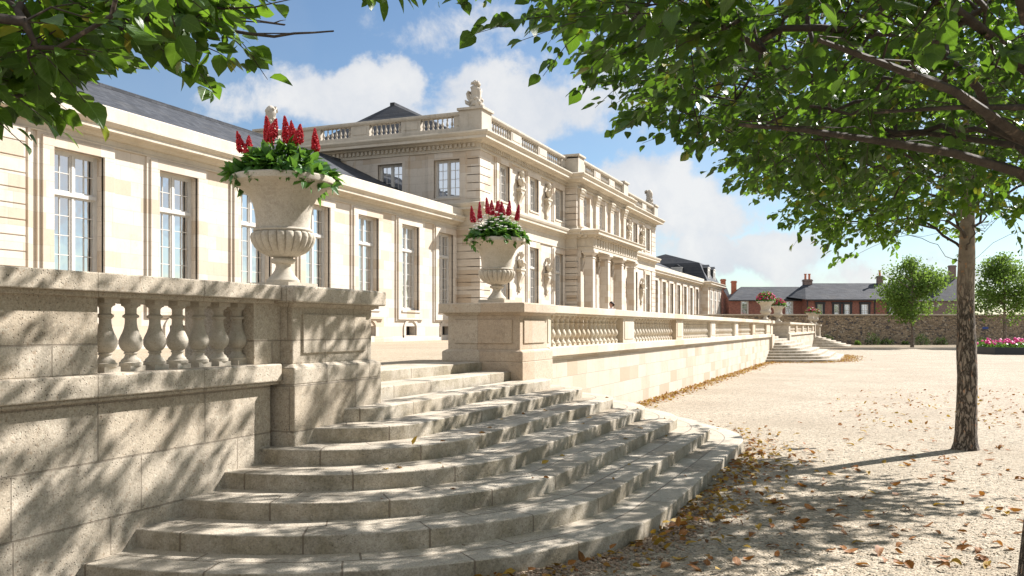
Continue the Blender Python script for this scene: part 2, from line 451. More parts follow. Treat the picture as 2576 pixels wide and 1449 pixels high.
def leaf_mat(name, a, b, back, trans=0.4, yellow=0.05, rough=0.42, spec=0.4, ycol=(0.34, 0.26, 0.03)):
    m, nt, out = new_mat(name)
    g = nt.nodes.new('ShaderNodeNewGeometry')
    rnd = g.outputs['Random Per Island']
    col = mixc(nt, rnd, a, b)
    wn = nd(nt, 'ShaderNodeTexWhiteNoise', {'W': math_(nt, 'MULTIPLY', rnd, 517.3)}, noise_dimensions='1D').outputs['Value']
    col = mixc(nt, math_(nt, 'MULTIPLY', ramp(nt, wn, 1.0 - yellow, 1.0 - yellow*0.5), 0.85), col, ycol)
    uv = nd(nt, 'ShaderNodeSeparateXYZ', {0: nd(nt, 'ShaderNodeUVMap').outputs[0]})
    x = math_(nt, 'ABSOLUTE', math_(nt, 'SUBTRACT', uv.outputs[0], 0.5))
    rib = ramp(nt, x, 0.03, 0.0)
    vein = math_(nt, 'FRACT', math_(nt, 'SUBTRACT', math_(nt, 'MULTIPLY', uv.outputs[1], 6.0), math_(nt, 'MULTIPLY', x, 5.0)))
    vl = ramp(nt, math_(nt, 'ABSOLUTE', math_(nt, 'SUBTRACT', vein, 0.5)), 0.10, 0.0)
    vv = math_(nt, 'MAXIMUM', rib, math_(nt, 'MULTIPLY', vl, 0.6))
    col = mixc(nt, math_(nt, 'MULTIPLY', vv, 0.4), col, tuple(min(1, c*2.2+.02) for c in b))
    bl = noise_(nt, g.outputs['Position'], 30.0, 3.0)
    col = mixc(nt, math_(nt, 'MULTIPLY', ramp(nt, bl, 0.45, 0.7), 0.25), col, tuple(c*.5 for c in a))
    bp = nd(nt, 'ShaderNodeBump', {'Strength': 0.35, 'Distance': 0.004, 'Height': math_(nt, 'SUBTRACT', 1.0, vv)})
    pb = nd(nt, 'ShaderNodeBsdfPrincipled', {'Base Color': col, 'Roughness': rough, 'Specular IOR Level': spec, 'Normal': bp.outputs[0]})
    tc = mixc(nt, 0.55, col, back)
    tb = nd(nt, 'ShaderNodeBsdfTranslucent', {'Color': tc})
    mx = nd(nt, 'ShaderNodeMixShader', {0: trans, 1: pb.outputs[0], 2: tb.outputs[0]})
    nt.links.new(mx.outputs[0], out.inputs[0])
    return m
M['leaf'] = leaf_mat('tree_leaf', (0.020, 0.054, 0.010), (0.048, 0.098, 0.016), (0.20, 0.38, 0.018), 0.38, 0.05)
M['leaf_light'] = leaf_mat('sunlit_tree_leaf', (0.028, 0.070, 0.012), (0.066, 0.130, 0.020), (0.24, 0.43, 0.02), 0.41, 0.06)  # lighter copy of the leaf green; sunlight is put into its colour
M['leaf_far'] = leaf_mat('young_tree_leaf', (0.050, 0.10, 0.022), (0.115, 0.19, 0.035), (0.28, 0.42, 0.06), 0.35, 0.0, 0.65, 0.12)
M['leaf_shrub'] = leaf_mat('shrub_leaf', (0.018, 0.035, 0.010), (0.045, 0.075, 0.02), (0.12, 0.2, 0.03), 0.25, 0.0, 0.7, 0.1)
M['leaf_pot'] = leaf_mat('potted_leaf', (0.025, 0.085, 0.014), (0.065, 0.17, 0.03), (0.22, 0.42, 0.04), 0.30, 0.0, 0.38)
M['leaf_dry'] = leaf_mat('fallen_leaf', (0.17, 0.062, 0.017), (0.30, 0.13, 0.03), (0.45, 0.2, 0.03), 0.22, 0.30, 0.6, 0.2, (0.09, 0.045, 0.02))
M['leaf_gold'] = leaf_mat('golden_fallen_leaf', (0.30, 0.175, 0.028), (0.42, 0.28, 0.05), (0.5, 0.3, 0.03), 0.22, 0.45, 0.6, 0.2, (0.20, 0.085, 0.02))

def bark_mat(name, lo, hi, patch, sc=1.0):
    m, nt, out = new_mat(name)
    P = wpos(nt)
    mp = nd(nt, 'ShaderNodeMapping', {'Vector': P, 'Scale': (1, 1, 0.28)}).outputs[0]
    dn = nd(nt, 'ShaderNodeTexNoise', {'Vector': mp, 'Scale': 9.0*sc, 'Detail': 5.0, 'Roughness': .65})
    ve = nd(nt, 'ShaderNodeTexVoronoi', {'Vector': mixc(nt, 0.16, mp, dn.outputs['Color']), 'Scale': 21.0*sc}, feature='DISTANCE_TO_EDGE')
    zz = nd(nt, 'ShaderNodeSeparateXYZ', {0: P}).outputs[2]
    e = math_(nt, 'MAXIMUM', ramp(nt, ve.outputs['Distance'], 0.0, 0.16), math_(nt, 'MULTIPLY', ramp(nt, zz, 2.2, 3.1), .9))
    n = noise_(nt, P, 5.0*sc, 6.0, 0.7)
    col = mixc(nt, ramp(nt, n, 0.35, 0.7), lo, hi)
    col = mixc(nt, ramp(nt, noise_(nt, P, 11.0*sc, 4.0, .6), 0.60, 0.66), col, patch)
    col = mixc(nt, e, tuple(c*.38 for c in lo), col)
    bp = nd(nt, 'ShaderNodeBump', {'Strength': 1.0, 'Distance': 0.03, 'Height': math_(nt, 'ADD', e, math_(nt, 'MULTIPLY', n, .4))})
    principled(nt, out, col, 0.9, bp.outputs[0], 0.2)
    return m
M['bark'] = bark_mat('bark', (0.18, 0.145, 0.115), (0.35, 0.295, 0.24), (0.40, 0.235, 0.14))
M['bark_dark'] = bark_mat('limb_bark', (0.045, 0.036, 0.029), (0.10, 0.082, 0.066), (0.16, 0.12, 0.09))

M['red'] = simple('red_petal', (0.40, 0.009, 0.016), 0.5, 0.35, 60.0)
M['crimson'] = simple('crimson_petal', (0.33, 0.006, 0.022), 0.5, 0.35, 60.0)
M['white'] = simple('white_petal', (0.82, 0.80, 0.74), 0.6, 0.08, 60.0)
M['pink'] = simple('pink_petal', (0.62, 0.06, 0.24), 0.55, 0.35, 9.0)
M['magenta'] = simple('magenta_petal', (0.48, 0.025, 0.12), 0.55, 0.4, 9.0)
M['pebble'] = simple('pebble', (0.28, 0.21, 0.15), 0.8, 0.6, 40.0)

# ------------------------------------------------------------------ sun and sky
SUN_AZ = math.atan2(0.557, 0.83)     # clockwise from +Y
SUN_EL = R(38)
S = Vector((math.sin(SUN_AZ)*math.cos(SUN_EL), math.cos(SUN_AZ)*math.cos(SUN_EL), math.sin(SUN_EL)))
sd = bpy.data.lights.new("sun", 'SUN'); sd.energy = 5.0; sd.angle = R(0.55); sd.color = (1.0, 0.958, 0.922)
so = bpy.data.objects.new("sun", sd); COL.objects.link(so)
so.rotation_euler = S.to_track_quat('Z', 'Y').to_euler(); so.location = (20, 30, 40)

def build_world():
    w = bpy.data.worlds.new("World"); scene.world = w; w.use_nodes = True
    nt = w.node_tree; nt.nodes.clear()
    out = nt.nodes.new('ShaderNodeOutputWorld')
    sky = nt.nodes.new('ShaderNodeTexSky'); sky.sky_type = 'NISHITA'; sky.sun_disc = False
    sky.sun_elevation = SUN_EL; sky.sun_rotation = SUN_AZ; sky.air_density = 1.0; sky.dust_density = 0.4; sky.ozone_density = 2.2
    D = nd(nt, 'ShaderNodeVectorMath', {0: nt.nodes.new('ShaderNodeTexCoord').outputs['Generated']}, operation='NORMALIZE').outputs[0]
    # warp so that outlines billow
    w1 = nd(nt, 'ShaderNodeTexNoise', {'Vector': D, 'Scale': 9.0, 'Detail': 6.0, 'Roughness': 0.6})
    wv = nd(nt, 'ShaderNodeVectorMath', {0: w1.outputs['Color'], 1: (0.5, 0.5, 0.5)}, operation='SUBTRACT').outputs[0]
    wv = nd(nt, 'ShaderNodeVectorMath', {0: wv, 3: 0.11}, operation='SCALE').outputs[0]
    Dw = nd(nt, 'ShaderNodeVectorMath', {0: D, 1: wv}, operation='ADD').outputs[0]
    # (photo px, py, half-width, half-height, density): each cloud is a direction in the sky
    blobs = [(900, 270, 330, 90, .8), (965, 225, 120, 75, 1.0), (1290, 275, 300, 130, 1.0), (1400, 210, 120, 80, .8), (1230, 70, 330, 110, .45),
             (560, 265, 170, 60, .55), (1100, 300, 300, 80, .8), (1620, 470, 230, 100, .9), (1760, 520, 260, 110, .95), (1880, 640, 260, 75, 1.0),
             (1720, 625, 160, 60, .9), (2060, 680, 230, 60, .8), (2150, 620, 160, 60, .5), (2360, 660, 240, 60, .6), (1560, 200, 260, 200, .6), (1950, 300, 300, 200, .5), (2300, 300, 350, 250, .55),
             (200, 250, 240, 120, .35), (-500, 300, 500, 160, .8), (3300, 450, 700, 250, .9), (-1800, 350, 700, 220, .8), (7700, -1100, 2700, 1700, .85)]  # the last blob is out of view, added to whiten the window reflections
    acc = None
    for px, py, rx, ry, den in blobs:
        b = Vector(((px-CXP)/FPX, 1.0, (HOR-py)/FPX)); L = b.length
        fwd = (CF(b.x, 1.0, b.z)).normalized()
        right = Vector((fwd.y, -fwd.x, 0)).normalized(); up = right.cross(fwd)
        x = math_(nt, 'DIVIDE', nd(nt, 'ShaderNodeVectorMath', {0: Dw, 1: right}, operation='DOT_PRODUCT').outputs['Value'], rx/FPX/L)
        y = math_(nt, 'DIVIDE', nd(nt, 'ShaderNodeVectorMath', {0: Dw, 1: up}, operation='DOT_PRODUCT').outputs['Value'], ry/FPX/L)
        z = nd(nt, 'ShaderNodeVectorMath', {0: Dw, 1: fwd}, operation='DOT_PRODUCT').outputs['Value']
        r2 = math_(nt, 'SQRT', math_(nt, 'ADD', math_(nt, 'MULTIPLY', x, x), math_(nt, 'MULTIPLY', y, y)))
        k = math_(nt, 'MULTIPLY', ramp(nt, r2, 1.45, 0.25, 'S'), math_(nt, 'MULTIPLY', ramp(nt, z, 0.0, 0.2), den))
        acc = k if acc is None else math_(nt, 'MAXIMUM', acc, k)
    n2 = noise_(nt, D, 14.0, 9.0, 0.62, 0.2)
    n3 = noise_(nt, D, 4.0, 5.0, 0.55)
    dens = math_(nt, 'ADD', acc, math_(nt, 'MULTIPLY', math_(nt, 'SUBTRACT', n2, 0.5), 1.7))
    cov = ramp(nt, dens, 0.37, 0.84, 'S')
    wisp = math_(nt, 'MULTIPLY', ramp(nt, n3, 0.45, 0.75), 0.22)
    cov = math_(nt, 'MAXIMUM', cov, wisp)
    sh = noise_(nt, Dw, 11.0, 6.0, 0.6)
    cc = mixc(nt, ramp(nt, math_(nt, 'MULTIPLY_ADD', dens, 0.35, sh), 0.45, 0.95), (5.0, 5.35, 6.0), (7.0, 7.0, 7.0))
    # unseen bright cloud added behind and above the viewer, to fill the shade
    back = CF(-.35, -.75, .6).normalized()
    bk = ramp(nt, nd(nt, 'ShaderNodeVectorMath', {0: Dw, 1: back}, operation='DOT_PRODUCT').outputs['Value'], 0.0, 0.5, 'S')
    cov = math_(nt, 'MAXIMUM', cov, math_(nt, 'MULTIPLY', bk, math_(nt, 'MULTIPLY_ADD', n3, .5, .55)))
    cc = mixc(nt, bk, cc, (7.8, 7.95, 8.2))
    skyc = mixc(nt, 1.0, sky.outputs[0], (0.93, 0.99, 1.02), 'MULTIPLY')
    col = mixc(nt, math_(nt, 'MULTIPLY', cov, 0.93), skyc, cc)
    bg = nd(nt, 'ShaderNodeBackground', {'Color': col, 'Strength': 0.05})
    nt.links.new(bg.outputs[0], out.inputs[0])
build_world()
scene.view_settings.view_transform = 'Standard'
scene.view_settings.look = 'None'
scene.view_settings.exposure = 1.35
scene.view_settings.gamma = 1.0
# ------------------------------------------------------------------ ground
XW = -5.72           # face of the retaining wall
TZ = 1.41            # terrace level
def ground():
    # denser near the camera so that the gravel has soft hollows
    xs = np.concatenate([np.linspace(-400, -8, 6), np.linspace(-6.5, 14, 60), np.array([30, 80, 200, 700])])
    ys = np.concatenate([np.array([-300, -60, -10]), np.linspace(-2, 40, 100), np.array([60, 90, 140, 300, 900])])
    V = []
    for y in ys:
        for x in xs:
            z = 0.0
            if -6 < x < 14 and -2 < y < 40:
                z = 0.018 * noise.noise(Vector((x*.5, y*.5, 0))) + 0.010 * noise.noise(Vector((x*1.7, y*1.7, 3)))
            V.append((x, y, z))
    nx = len(xs)
    F = np.array([(j*nx+i, j*nx+i+1, (j+1)*nx+i+1, (j+1)*nx+i) for j in range(len(ys)-1) for i in range(nx-1)])
    o = np_mesh('gravel_ground', np.array(V), F, M['gravel'])
    setp(o, 'wide pale gravel courtyard strewn with fallen leaves', 'ground', kind='structure')
ground()
def terrace():
    m = MB(); m.box(-60, -6.35, -40, 140, -0.5, TZ - 0.006)
    m.box(-6.36, -5.95, 17.0, 55.5, -0.5, TZ - 0.012); m.box(-6.36, -5.95, -1.0, 7.0, -0.5, TZ - 0.012); m.box(-6.36, -5.95, 69.0, 98, -0.5, TZ - 0.012)
    o = m.build('terrace_ground', M['tgravel'])
    setp(o, 'raised gravel terrace in front of the palace', 'terrace', kind='structure')
terrace()

# ------------------------------------------------------------------ curved stairs
RISE = TZ / 9.0
def make_stairs(Ya, Yb, r1, tread, label, quality=1.0, mat=None, hy=(0, 0)):
    t = empty('curved_staircase', (-4.0, (Ya+Yb)/2, 0), label, 'staircase', 'curved stone staircases up to the terrace')
    for k in range(1, 10):
        r = r1 - tread*(k-1); z0 = RISE*(k-1); z1 = RISE*k
        arc = []
        if k <= 7:
            na = max(6, int(26*quality))
            for i in range(na+1):
                a = -math.pi/2 + (math.pi/2)*i/na
                arc.append(((XW, Ya), (math.cos(a), math.sin(a))))
            ns = max(4, int(40*quality))
            for i in range(1, ns):
                arc.append(((XW, Ya+(Yb-Ya)*i/ns), (1, 0)))
            for i in range(na+1):
                a = (math.pi/2)*i/na
                arc.append(((XW, Yb), (math.cos(a), math.sin(a))))
        else:
            ns = max(4, int(40*quality)); y0, y1 = hy
            for i in range(ns+1):
                arc.append(((XW, y0+(y1-y0)*i/ns), (1, 0)))
        prof = [(0.0, z0-0.03), (0.0, z1-0.018), (-0.002, z1-0.008), (-0.007, z1-0.002), (-0.018, z1), (-0.36, z1), (-0.72, z1)]
        vl = [0.0, 0.12, 0.135, 0.15, 0.17, 0.50, 0.86]
        V = []; UV = []; u = 0.0; prev = None
        for (c, n) in arc:
            pts = []
            for q, (o_, z) in enumerate(prof):
                rr = r + o_
                if k <= 7: rr = max(rr, 0.02)
                # worn arrises
                px, py = c[0] + n[0]*rr, c[1] + n[1]*rr
                if 1 <= q <= 4:
                    w = noise.noise(Vector((px*2.3, py*2.3, k*7.1)))*0.006 + noise.noise(Vector((px*11, py*11, k*3.3)))*0.004
                    w2 = max(0, noise.noise(Vector((px*1.3, py*1.3, k*1.9+40)))-0.25)*0.02
                    px -= n[0]*(w+w2); py -= n[1]*(w+w2); z -= abs(w)*0.5 + w2*0.5
                elif q >= 5:
                    z += noise.noise(Vector((px*1.1, py*1.1, k*2.7)))*0.004
                pts.append((px, py, z))
            e = pts[0]
            if prev is not None: u += math.dist(prev[:2], e[:2])
            prev = e
            for q, p in enumerate(pts):
                V.append(p); UV.append((u + k*0.63, vl[q] + (k % 3)*0.0))
        K = len(prof); n_ = len(arc)
        F = np.array([(i*K+q, (i+1)*K+q, (i+1)*K+q+1, i*K+q+1) for i in range(n_-1) for q in range(K-1)])
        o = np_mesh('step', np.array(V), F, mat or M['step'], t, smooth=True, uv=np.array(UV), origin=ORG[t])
        o.data.set_sharp_from_angle(angle=R(50))
    return t
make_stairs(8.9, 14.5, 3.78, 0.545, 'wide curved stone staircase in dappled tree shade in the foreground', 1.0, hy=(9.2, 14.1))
make_stairs(56.9, 66.6, 3.9, 0.55, 'distant sunlit curved stone staircase with drifts of leaves along its foot', 0.5, hy=(56.6, 66.9))
make_stairs(99.4, 104.4, 3.6, 0.52, 'farthest small stone staircase in front of the rubble boundary wall', 0.4, hy=(99.2, 104.6))

# ------------------------------------------------------------------ balusters and terrace walls
BAL = [(.060,0), (.095,.0), (.095,.028), (.082,.036), (.078,.050), (.056,.068), (.048,.088), (.047,.098), (.057,.103), (.058,.111), (.050,.117),
       (.072,.135), (.089,.160), (.099,.190), (.098,.215), (.086,.248), (.068,.285), (.055,.325), (.049,.365), (.048,.402), (.052,.408), (.067,.414), (.068,.430), (.054,.438),
       (.047,.446), (.048,.490), (.060,.505), (.078,.512), (.079,.528), (.060, .528)]
def baluster_mesh(name, mat, n, h=0.63, r=1.0):
    m = MB()
    s = h/0.63
    m.box(-.083*r, .083*r, -.083*r, .083*r, 0, .045*s)
    m.lathe((0, 0, .045*s), [(a*r, b*s) for a, b in BAL], n)
    m.box(-.080*r, .080*r, -.080*r, .080*r, .574*s, h)
    return m.mesh(name, mat, (0, 0, 0), R(38))
me_bal = baluster_mesh('baluster', M['carved'], 28)
me_bal_c = baluster_mesh('baluster_court', M['court_trim'], 14)

def wall_body(m, y0, y1, x0=XW):
    m.box(x0-0.3, x0, y0, y1, -0.2, 1.42)

def coping(m, y0, y1, out=0.12, z0=2.266, z1=2.435):
    m.box(XW-.60-out, XW+out, y0, y1, z0+.02, z1)
    m.box(XW-.52-out, XW+out-.07, y0+.02, y1-.02, z0-.02, z0+.025)

def pedestal(t, y0, y1, x1, x0, zb, mats, panel_sides, trim):
    m = MB()
    e = .085
    m.box(x0-e, x1+e, y0-e, y1+e, zb, 1.415)
    m.box(x0-e+.003, x1+e-.003, y0-e+.003, y1+e-.003, 1.415, 1.585)
    m.frustum(x0-e+.003, x1+e-.003, y0-e+.003, y1+e-.003, 1.585, x0-.012, x1+.012, y0-.012, y1+.012, 1.625)
    m.box(x0, x1, y0, y1, 1.62, 2.262)
    m.frustum(x0-.02, x1+.02, y0-.02, y1+.02, 2.215, x0-.07, x1+.07, y0-.07, y1+.07, 2.262)
    o = m.build('pedestal', mats, t, 0, .012, 2)
    c = MB(); c.box(x0-.13, x1+.13, y0-.13, y1+.13, 2.262, 2.437)
    c.build('pedestal_cap', trim, t, 0, .022, 3)
    p = MB()
    za, zz = 1.73, 2.15
    if 'x' in panel_sides: p.box(x1-.05, x1+.022, y0+.16, y1-.16, za, zz)
    if 'y' in panel_sides: p.box(x0+.14, x1-.14, y0-.022, y0+.05, za, zz)
    if 'Y' in panel_sides: p.box(x0+.14, x1-.14, y1-.05, y1+.022, za, zz)
    p.build('panel', mats, t, 0, .008, 2)
    return o

BG = 'stone balusters of the terrace parapet'
def bal(t, me, y, z=1.632, x=XW-.17):
    return link('baluster', me, t, (x, y, z), random.uniform(0, 6))

def bal_square(t, me, y, z=1.632, x=XW-.17):
    return link('baluster', me, t, (x, y, z), 0)

# near left wall
t = empty('terrace_wall', (XW, 3.0, 0), 'weathered grey limestone retaining wall with seven balusters beside the stairs, tree shadows on it', 'wall')
m = MB(); wall_body(m, -3.0, 7.45); m.build('masonry', M['near'], t, 0, .006)
m = MB()
m.box(XW-.5, XW+.11, -3.0, 7.5, 1.452, 1.632); m.box(XW-.5, XW+.075, -3.0, 7.5, 1.42, 1.452)
m.build('string_course', M['near_trim'], t, 0, .018, 3)
m = MB(); m.box(XW-.42, XW, -3.0, 1.2, 1.632, 2.262); m.box(XW-.42, XW, 3.15, 5.27, 1.632, 2.262); m.box(XW-.42, XW, 7.19, 7.62, 1.632, 2.262)
m.build('dado', M['near'], t, 0, .008)
m = MB(); coping(m, -3.0, 7.47); m.build('coping', M['near_trim'], t, 0, .010, 2)
for i in range(7): bal_square(t, me_bal, 5.50 + i*0.2735)
for i in range(7): bal_square(t, me_bal, 1.34 + i*0.274)
pedestal(t, 7.62, 9.18, -5.57, -7.0, -.2, M['near'], 'x', M['near_trim'])

# long wall in the sun
def long_wall(t, y0, y1, bays, ped0=None, ped1=None, per=16, me=me_bal_c):
    m = MB(); wall_body(m, y0, y1); m.build('masonry', M['court'], t, 0, .006)
    m = MB(); m.box(XW-.5, XW+.11, y0, y1, 1.452, 1.632); m.box(XW-.5, XW+.075, y0, y1, 1.42, 1.452); m.build('string_course', M['court_trim'], t, 0, .018, 2)
    m = MB(); prev = y0
    for a, b in bays + [(y1, y1)]:
        if a - prev > .05:
            m.box(XW-.42, XW+.02, prev, a, 1.632, 2.262)
            m.box(XW-.03, XW+.035, prev+.12, a-.12, 1.72, 2.16)
        prev = b
    m.build('dado', M['court_trim'], t, 0, .008)
    m = MB(); coping(m, y0, y1); m.build('coping', M['court_trim'], t, 0, .010, 2)
    for a, b in bays:
        for i in range(per):
            bal_square(t, me, a + (b-a)*(i+.5)/per)

t = empty('terrace_wall', (XW, 35, 0), 'long sunlit cream terrace wall with balustrade running along the courtyard', 'wall')
long_wall(t, 15.62, 55.2, [(15.95 + 6.4*i, 21.25 + 6.4*i) for i in range(6)])
pedestal(t, 14.13, 15.5, -5.62, -7.0, .9, M['ped'], 'xy', M['ped'])
m = MB(); m.box(-6.95, -5.54, 14.06, 15.6, -.2, 1.0); m.build('footing', M['ped'], t, 0, .01)
m = MB(); m.box(XW-.6, XW+.16, 55.2, 56.5, -.2, 1.6); m.box(XW-.55, XW+.06, 55.28, 56.42, 1.6, 2.27); m.box(XW-.65, XW+.18, 55.15, 56.55, 2.27, 2.445); m.build('end_pier', M['court_trim'], t, 0, .015)

t = empty('terrace_wall', (XW, 85, 0), 'stained far terrace wall with balustrade beyond the distant staircase', 'wall')
long_wall(t, 68.5, 98.4, [(69.2 + 7.1*i, 75.2 + 7.1*i) for i in range(4)], per=16)
pedestal(t, 67.05, 68.4, -5.62, -7.4, .6, M['near'], 'xy', M['near_trim'])
m = MB(); m.box(XW-.6, XW+.16, 98.4, 99.4, -.2, 2.27); m.box(XW-.65, XW+.18, 98.35, 99.45, 2.27, 2.445); m.build('end_pier', M['near_trim'], t, 0, .015)

t = empty('terrace_wall', (XW, 105.3, 0), 'short weathered pier of wall beyond the farthest stairs', 'wall')
m = MB(); m.box(XW-1.5, XW+.3, 104.7, 106.0, -.2, 2.2); m.build('masonry', M['near'], t, 0, .02)
m = MB(); m.box(XW-1.6, XW+.42, 104.6, 106.1, 2.2, 2.4); m.build('coping', M['near_trim'], t, 0, .02)

# ------------------------------------------------------------------ urns
def urn_meshes(n):
    b = MB()   # plinth and stem in one, bowl another
    lob = 22
    def flute(k, z, a):
        return 1.0
    body = []
    body += [(.165, .0), (.165, .03), (.150, .045), (.115, .085), (.085, .13), (.072, .17), (.078, .195), (.112, .205), (.125, .225), (.120, .245), (.095, .255), (.100, .262)]
    st = MB(); st.box(-.245, .245, -.245, .245, 0, .072); st.lathe((0, 0, .072), body, 40)
    bo = MB()
    z0 = .072+.262
    lobes = [(.100, 0), (.16, .018), (.225, .05), (.275, .10), (.305, .155), (.315, .20), (.305, .235), (.285, .252)]
    pr2 = []
    for k in range(len(lobes)-1):
        (r0, a0), (r1, a1) = lobes[k], lobes[k+1]
        for q in range(3): pr2.append((r0+(r1-r0)*q/3, a0+(a1-a0)*q/3))
    pr2.append(lobes[-1])
    def mod(k, z, a):
        f = abs(math.sin(a*lob/2))
        tt = min(1, (z)/.06) * min(1, max(0, (.256-z)/.02)*.9+.1)
        return 1 + (.105*math.sqrt(f) - .075)*tt
    bo.lathe((0, 0, z0), pr2, n, mod)
    zb = z0+.252
    neck = [(.275, 0), (.292, .004), (.297, .018), (.288, .030), (.272, .036), (.268, .06), (.272, .14), (.283, .22), (.302, .29), (.335, .355), (.385, .41), (.445, .452), (.500, .478), (.520, .488), (.524, .510), (.520, .540), (.506, .552), (.485, .552), (.455, .530), (.40, .47), (.05, .46)]
    ne = MB(); ne.lathe((0, 0, zb), neck, 56)
    return (st.mesh('urn_foot', M['carved'], (0,0,0), R(35)), bo.mesh('lobed_bowl', M['carved'], (0,0,0), R(60)), ne.mesh('flared_neck', M['carved'], (0,0,0), R(40)))
UM = urn_meshes(22*14)
URN_H = .072+.262+.252+.552
def urn(loc, label, sc=1.0):
    t = empty('garden_urn', loc, label, 'urn', 'carved stone garden urns on the terrace pedestals')
    t.scale = (sc,)*3
    for nme, me in zip(('foot', 'bowl', 'neck'), UM):
        link(nme, me, t, loc)
    return t
UL = [((-6.36, 8.52, 2.437), 'largest stone urn with fluted bowl on the near shaded pedestal', 1.15),
      ((-6.33, 14.78, 2.437), 'stone urn on the sunlit pedestal at the head of the near stairs', 1.04),
      ((-6.02, 55.8, 2.445), 'distant stone urn at the end of the long sunlit balustrade', 1.05),
      ((-6.42, 67.7, 2.437), 'distant stone urn on the shaded pedestal beyond the far stairs', 1.05),
      ((-6.02, 98.9, 2.445), 'small far urn before the rubble wall, the left one of a close pair', 1.05),
      ((-5.9, 105.3, 2.40), 'small far urn before the rubble wall, the right one of a close pair', 1.05)]
for l, lab, sc in UL: urn(l, lab, sc)
# ------------------------------------------------------------------ leaf clouds
def leaf_template(rows=((0, 0), (.14, .30), (.38, .40), (.64, .30), (.86, .12), (1.0, 0)), fold=.22, droop=.18):
    V = []; UV = []; F3 = []; F4 = []
    n = len(rows)
    for t, w in rows:
        V.append((0, t, -droop*t*t)); UV.append((.5, t))
    L = {}; Rr = {}
    for i, (t, w) in enumerate(rows):
        if w > 0:
            L[i] = len(V); V.append((-w, t, fold*w - droop*t*t)); UV.append((.5-w, t))
            Rr[i] = len(V); V.append((w, t, fold*w - droop*t*t)); UV.append((.5+w, t))
    for i in range(n-1):
        for side, D in ((0, L), (1, Rr)):
            if i in D and i+1 in D: f = (i, i+1, D[i+1], D[i])
            elif i+1 in D: f = (i, i+1, D[i+1])
            elif i in D: f = (i, i+1, D[i])
            else: continue
            if side: f = f[::-1]
            (F4 if len(f) == 4 else F3).append(f)
    return np.array(V, dtype=np.float64), np.array(UV), np.array(F3), np.array(F4)
LT = leaf_template()
LT_S = leaf_template(((0, 0), (.3, .38), (.68, .28), (1.0, 0)))
LT_LONG = leaf_template(((0, 0), (.2, .16), (.5, .22), (.78, .14), (1.0, 0)), .3, .3)
LT_TINY = leaf_template(((0, 0), (.45, .38), (1.0, 0)), .2, .1)

def leaf_cloud(P, Dr, N, size, tpl=LT, wid=1.0):
    """instances of a leaf: base points, directions, approximate normals, lengths"""
    V, UV, F3, F4 = tpl
    P = np.asarray(P); Dr = np.asarray(Dr); N = np.asarray(N); size = np.asarray(size)
    y = Dr / np.linalg.norm(Dr, axis=1, keepdims=True)
    x = np.cross(y, N); x /= (np.linalg.norm(x, axis=1, keepdims=True) + 1e-9)
    z = np.cross(x, y)
    n = len(P); nv = len(V)
    A = (P[:, None, :] + size[:, None, None] * (V[None, :, 0:1]*wid*x[:, None, :] + V[None, :, 1:2]*y[:, None, :] + V[None, :, 2:3]*z[:, None, :])).reshape(-1, 3)
    off = (np.arange(n)*nv)[:, None, None]
    Fs = []
    if len(F3): Fs.append((F3[None] + off).reshape(-1, 3))
    if len(F4): Fs.append((F4[None] + off).reshape(-1, 4))
    return A, Fs, np.tile(UV, (n, 1))

LT_SET = [LT, leaf_template(((0, 0), (.12, .26), (.34, .38), (.60, .31), (.85, .13), (1.0, 0)), .45, .05), leaf_template(((0, 0), (.16, .33), (.42, .42), (.66, .31), (.88, .10), (1.0, 0)), .05, .42), leaf_template(((0, 0), (.14, .24), (.38, .31), (.64, .24), (.86, .10), (1.0, 0)), .30, -.16)]
def leaf_mix(P, D, N, S_, tpls, wid=1.0):
    g = np.random.default_rng(99); k = g.integers(0, len(tpls), len(P)); As = []; F3 = []; F4 = []; U = []; o = 0
    for i, t in enumerate(tpls):
        s = k == i
        if not s.any(): continue
        A, Fs, UV = leaf_cloud(P[s], D[s], N[s], S_[s], t, wid)
        for f in Fs: (F3 if f.shape[1] == 3 else F4).append(f + o)
        As.append(A); U.append(UV); o += len(A)
    return np.concatenate(As), [np.concatenate(F3), np.concatenate(F4)], np.concatenate(U)

def rand_dirs(n):
    v = rng.normal(size=(n, 3)); return v / np.linalg.norm(v, axis=1, keepdims=True)

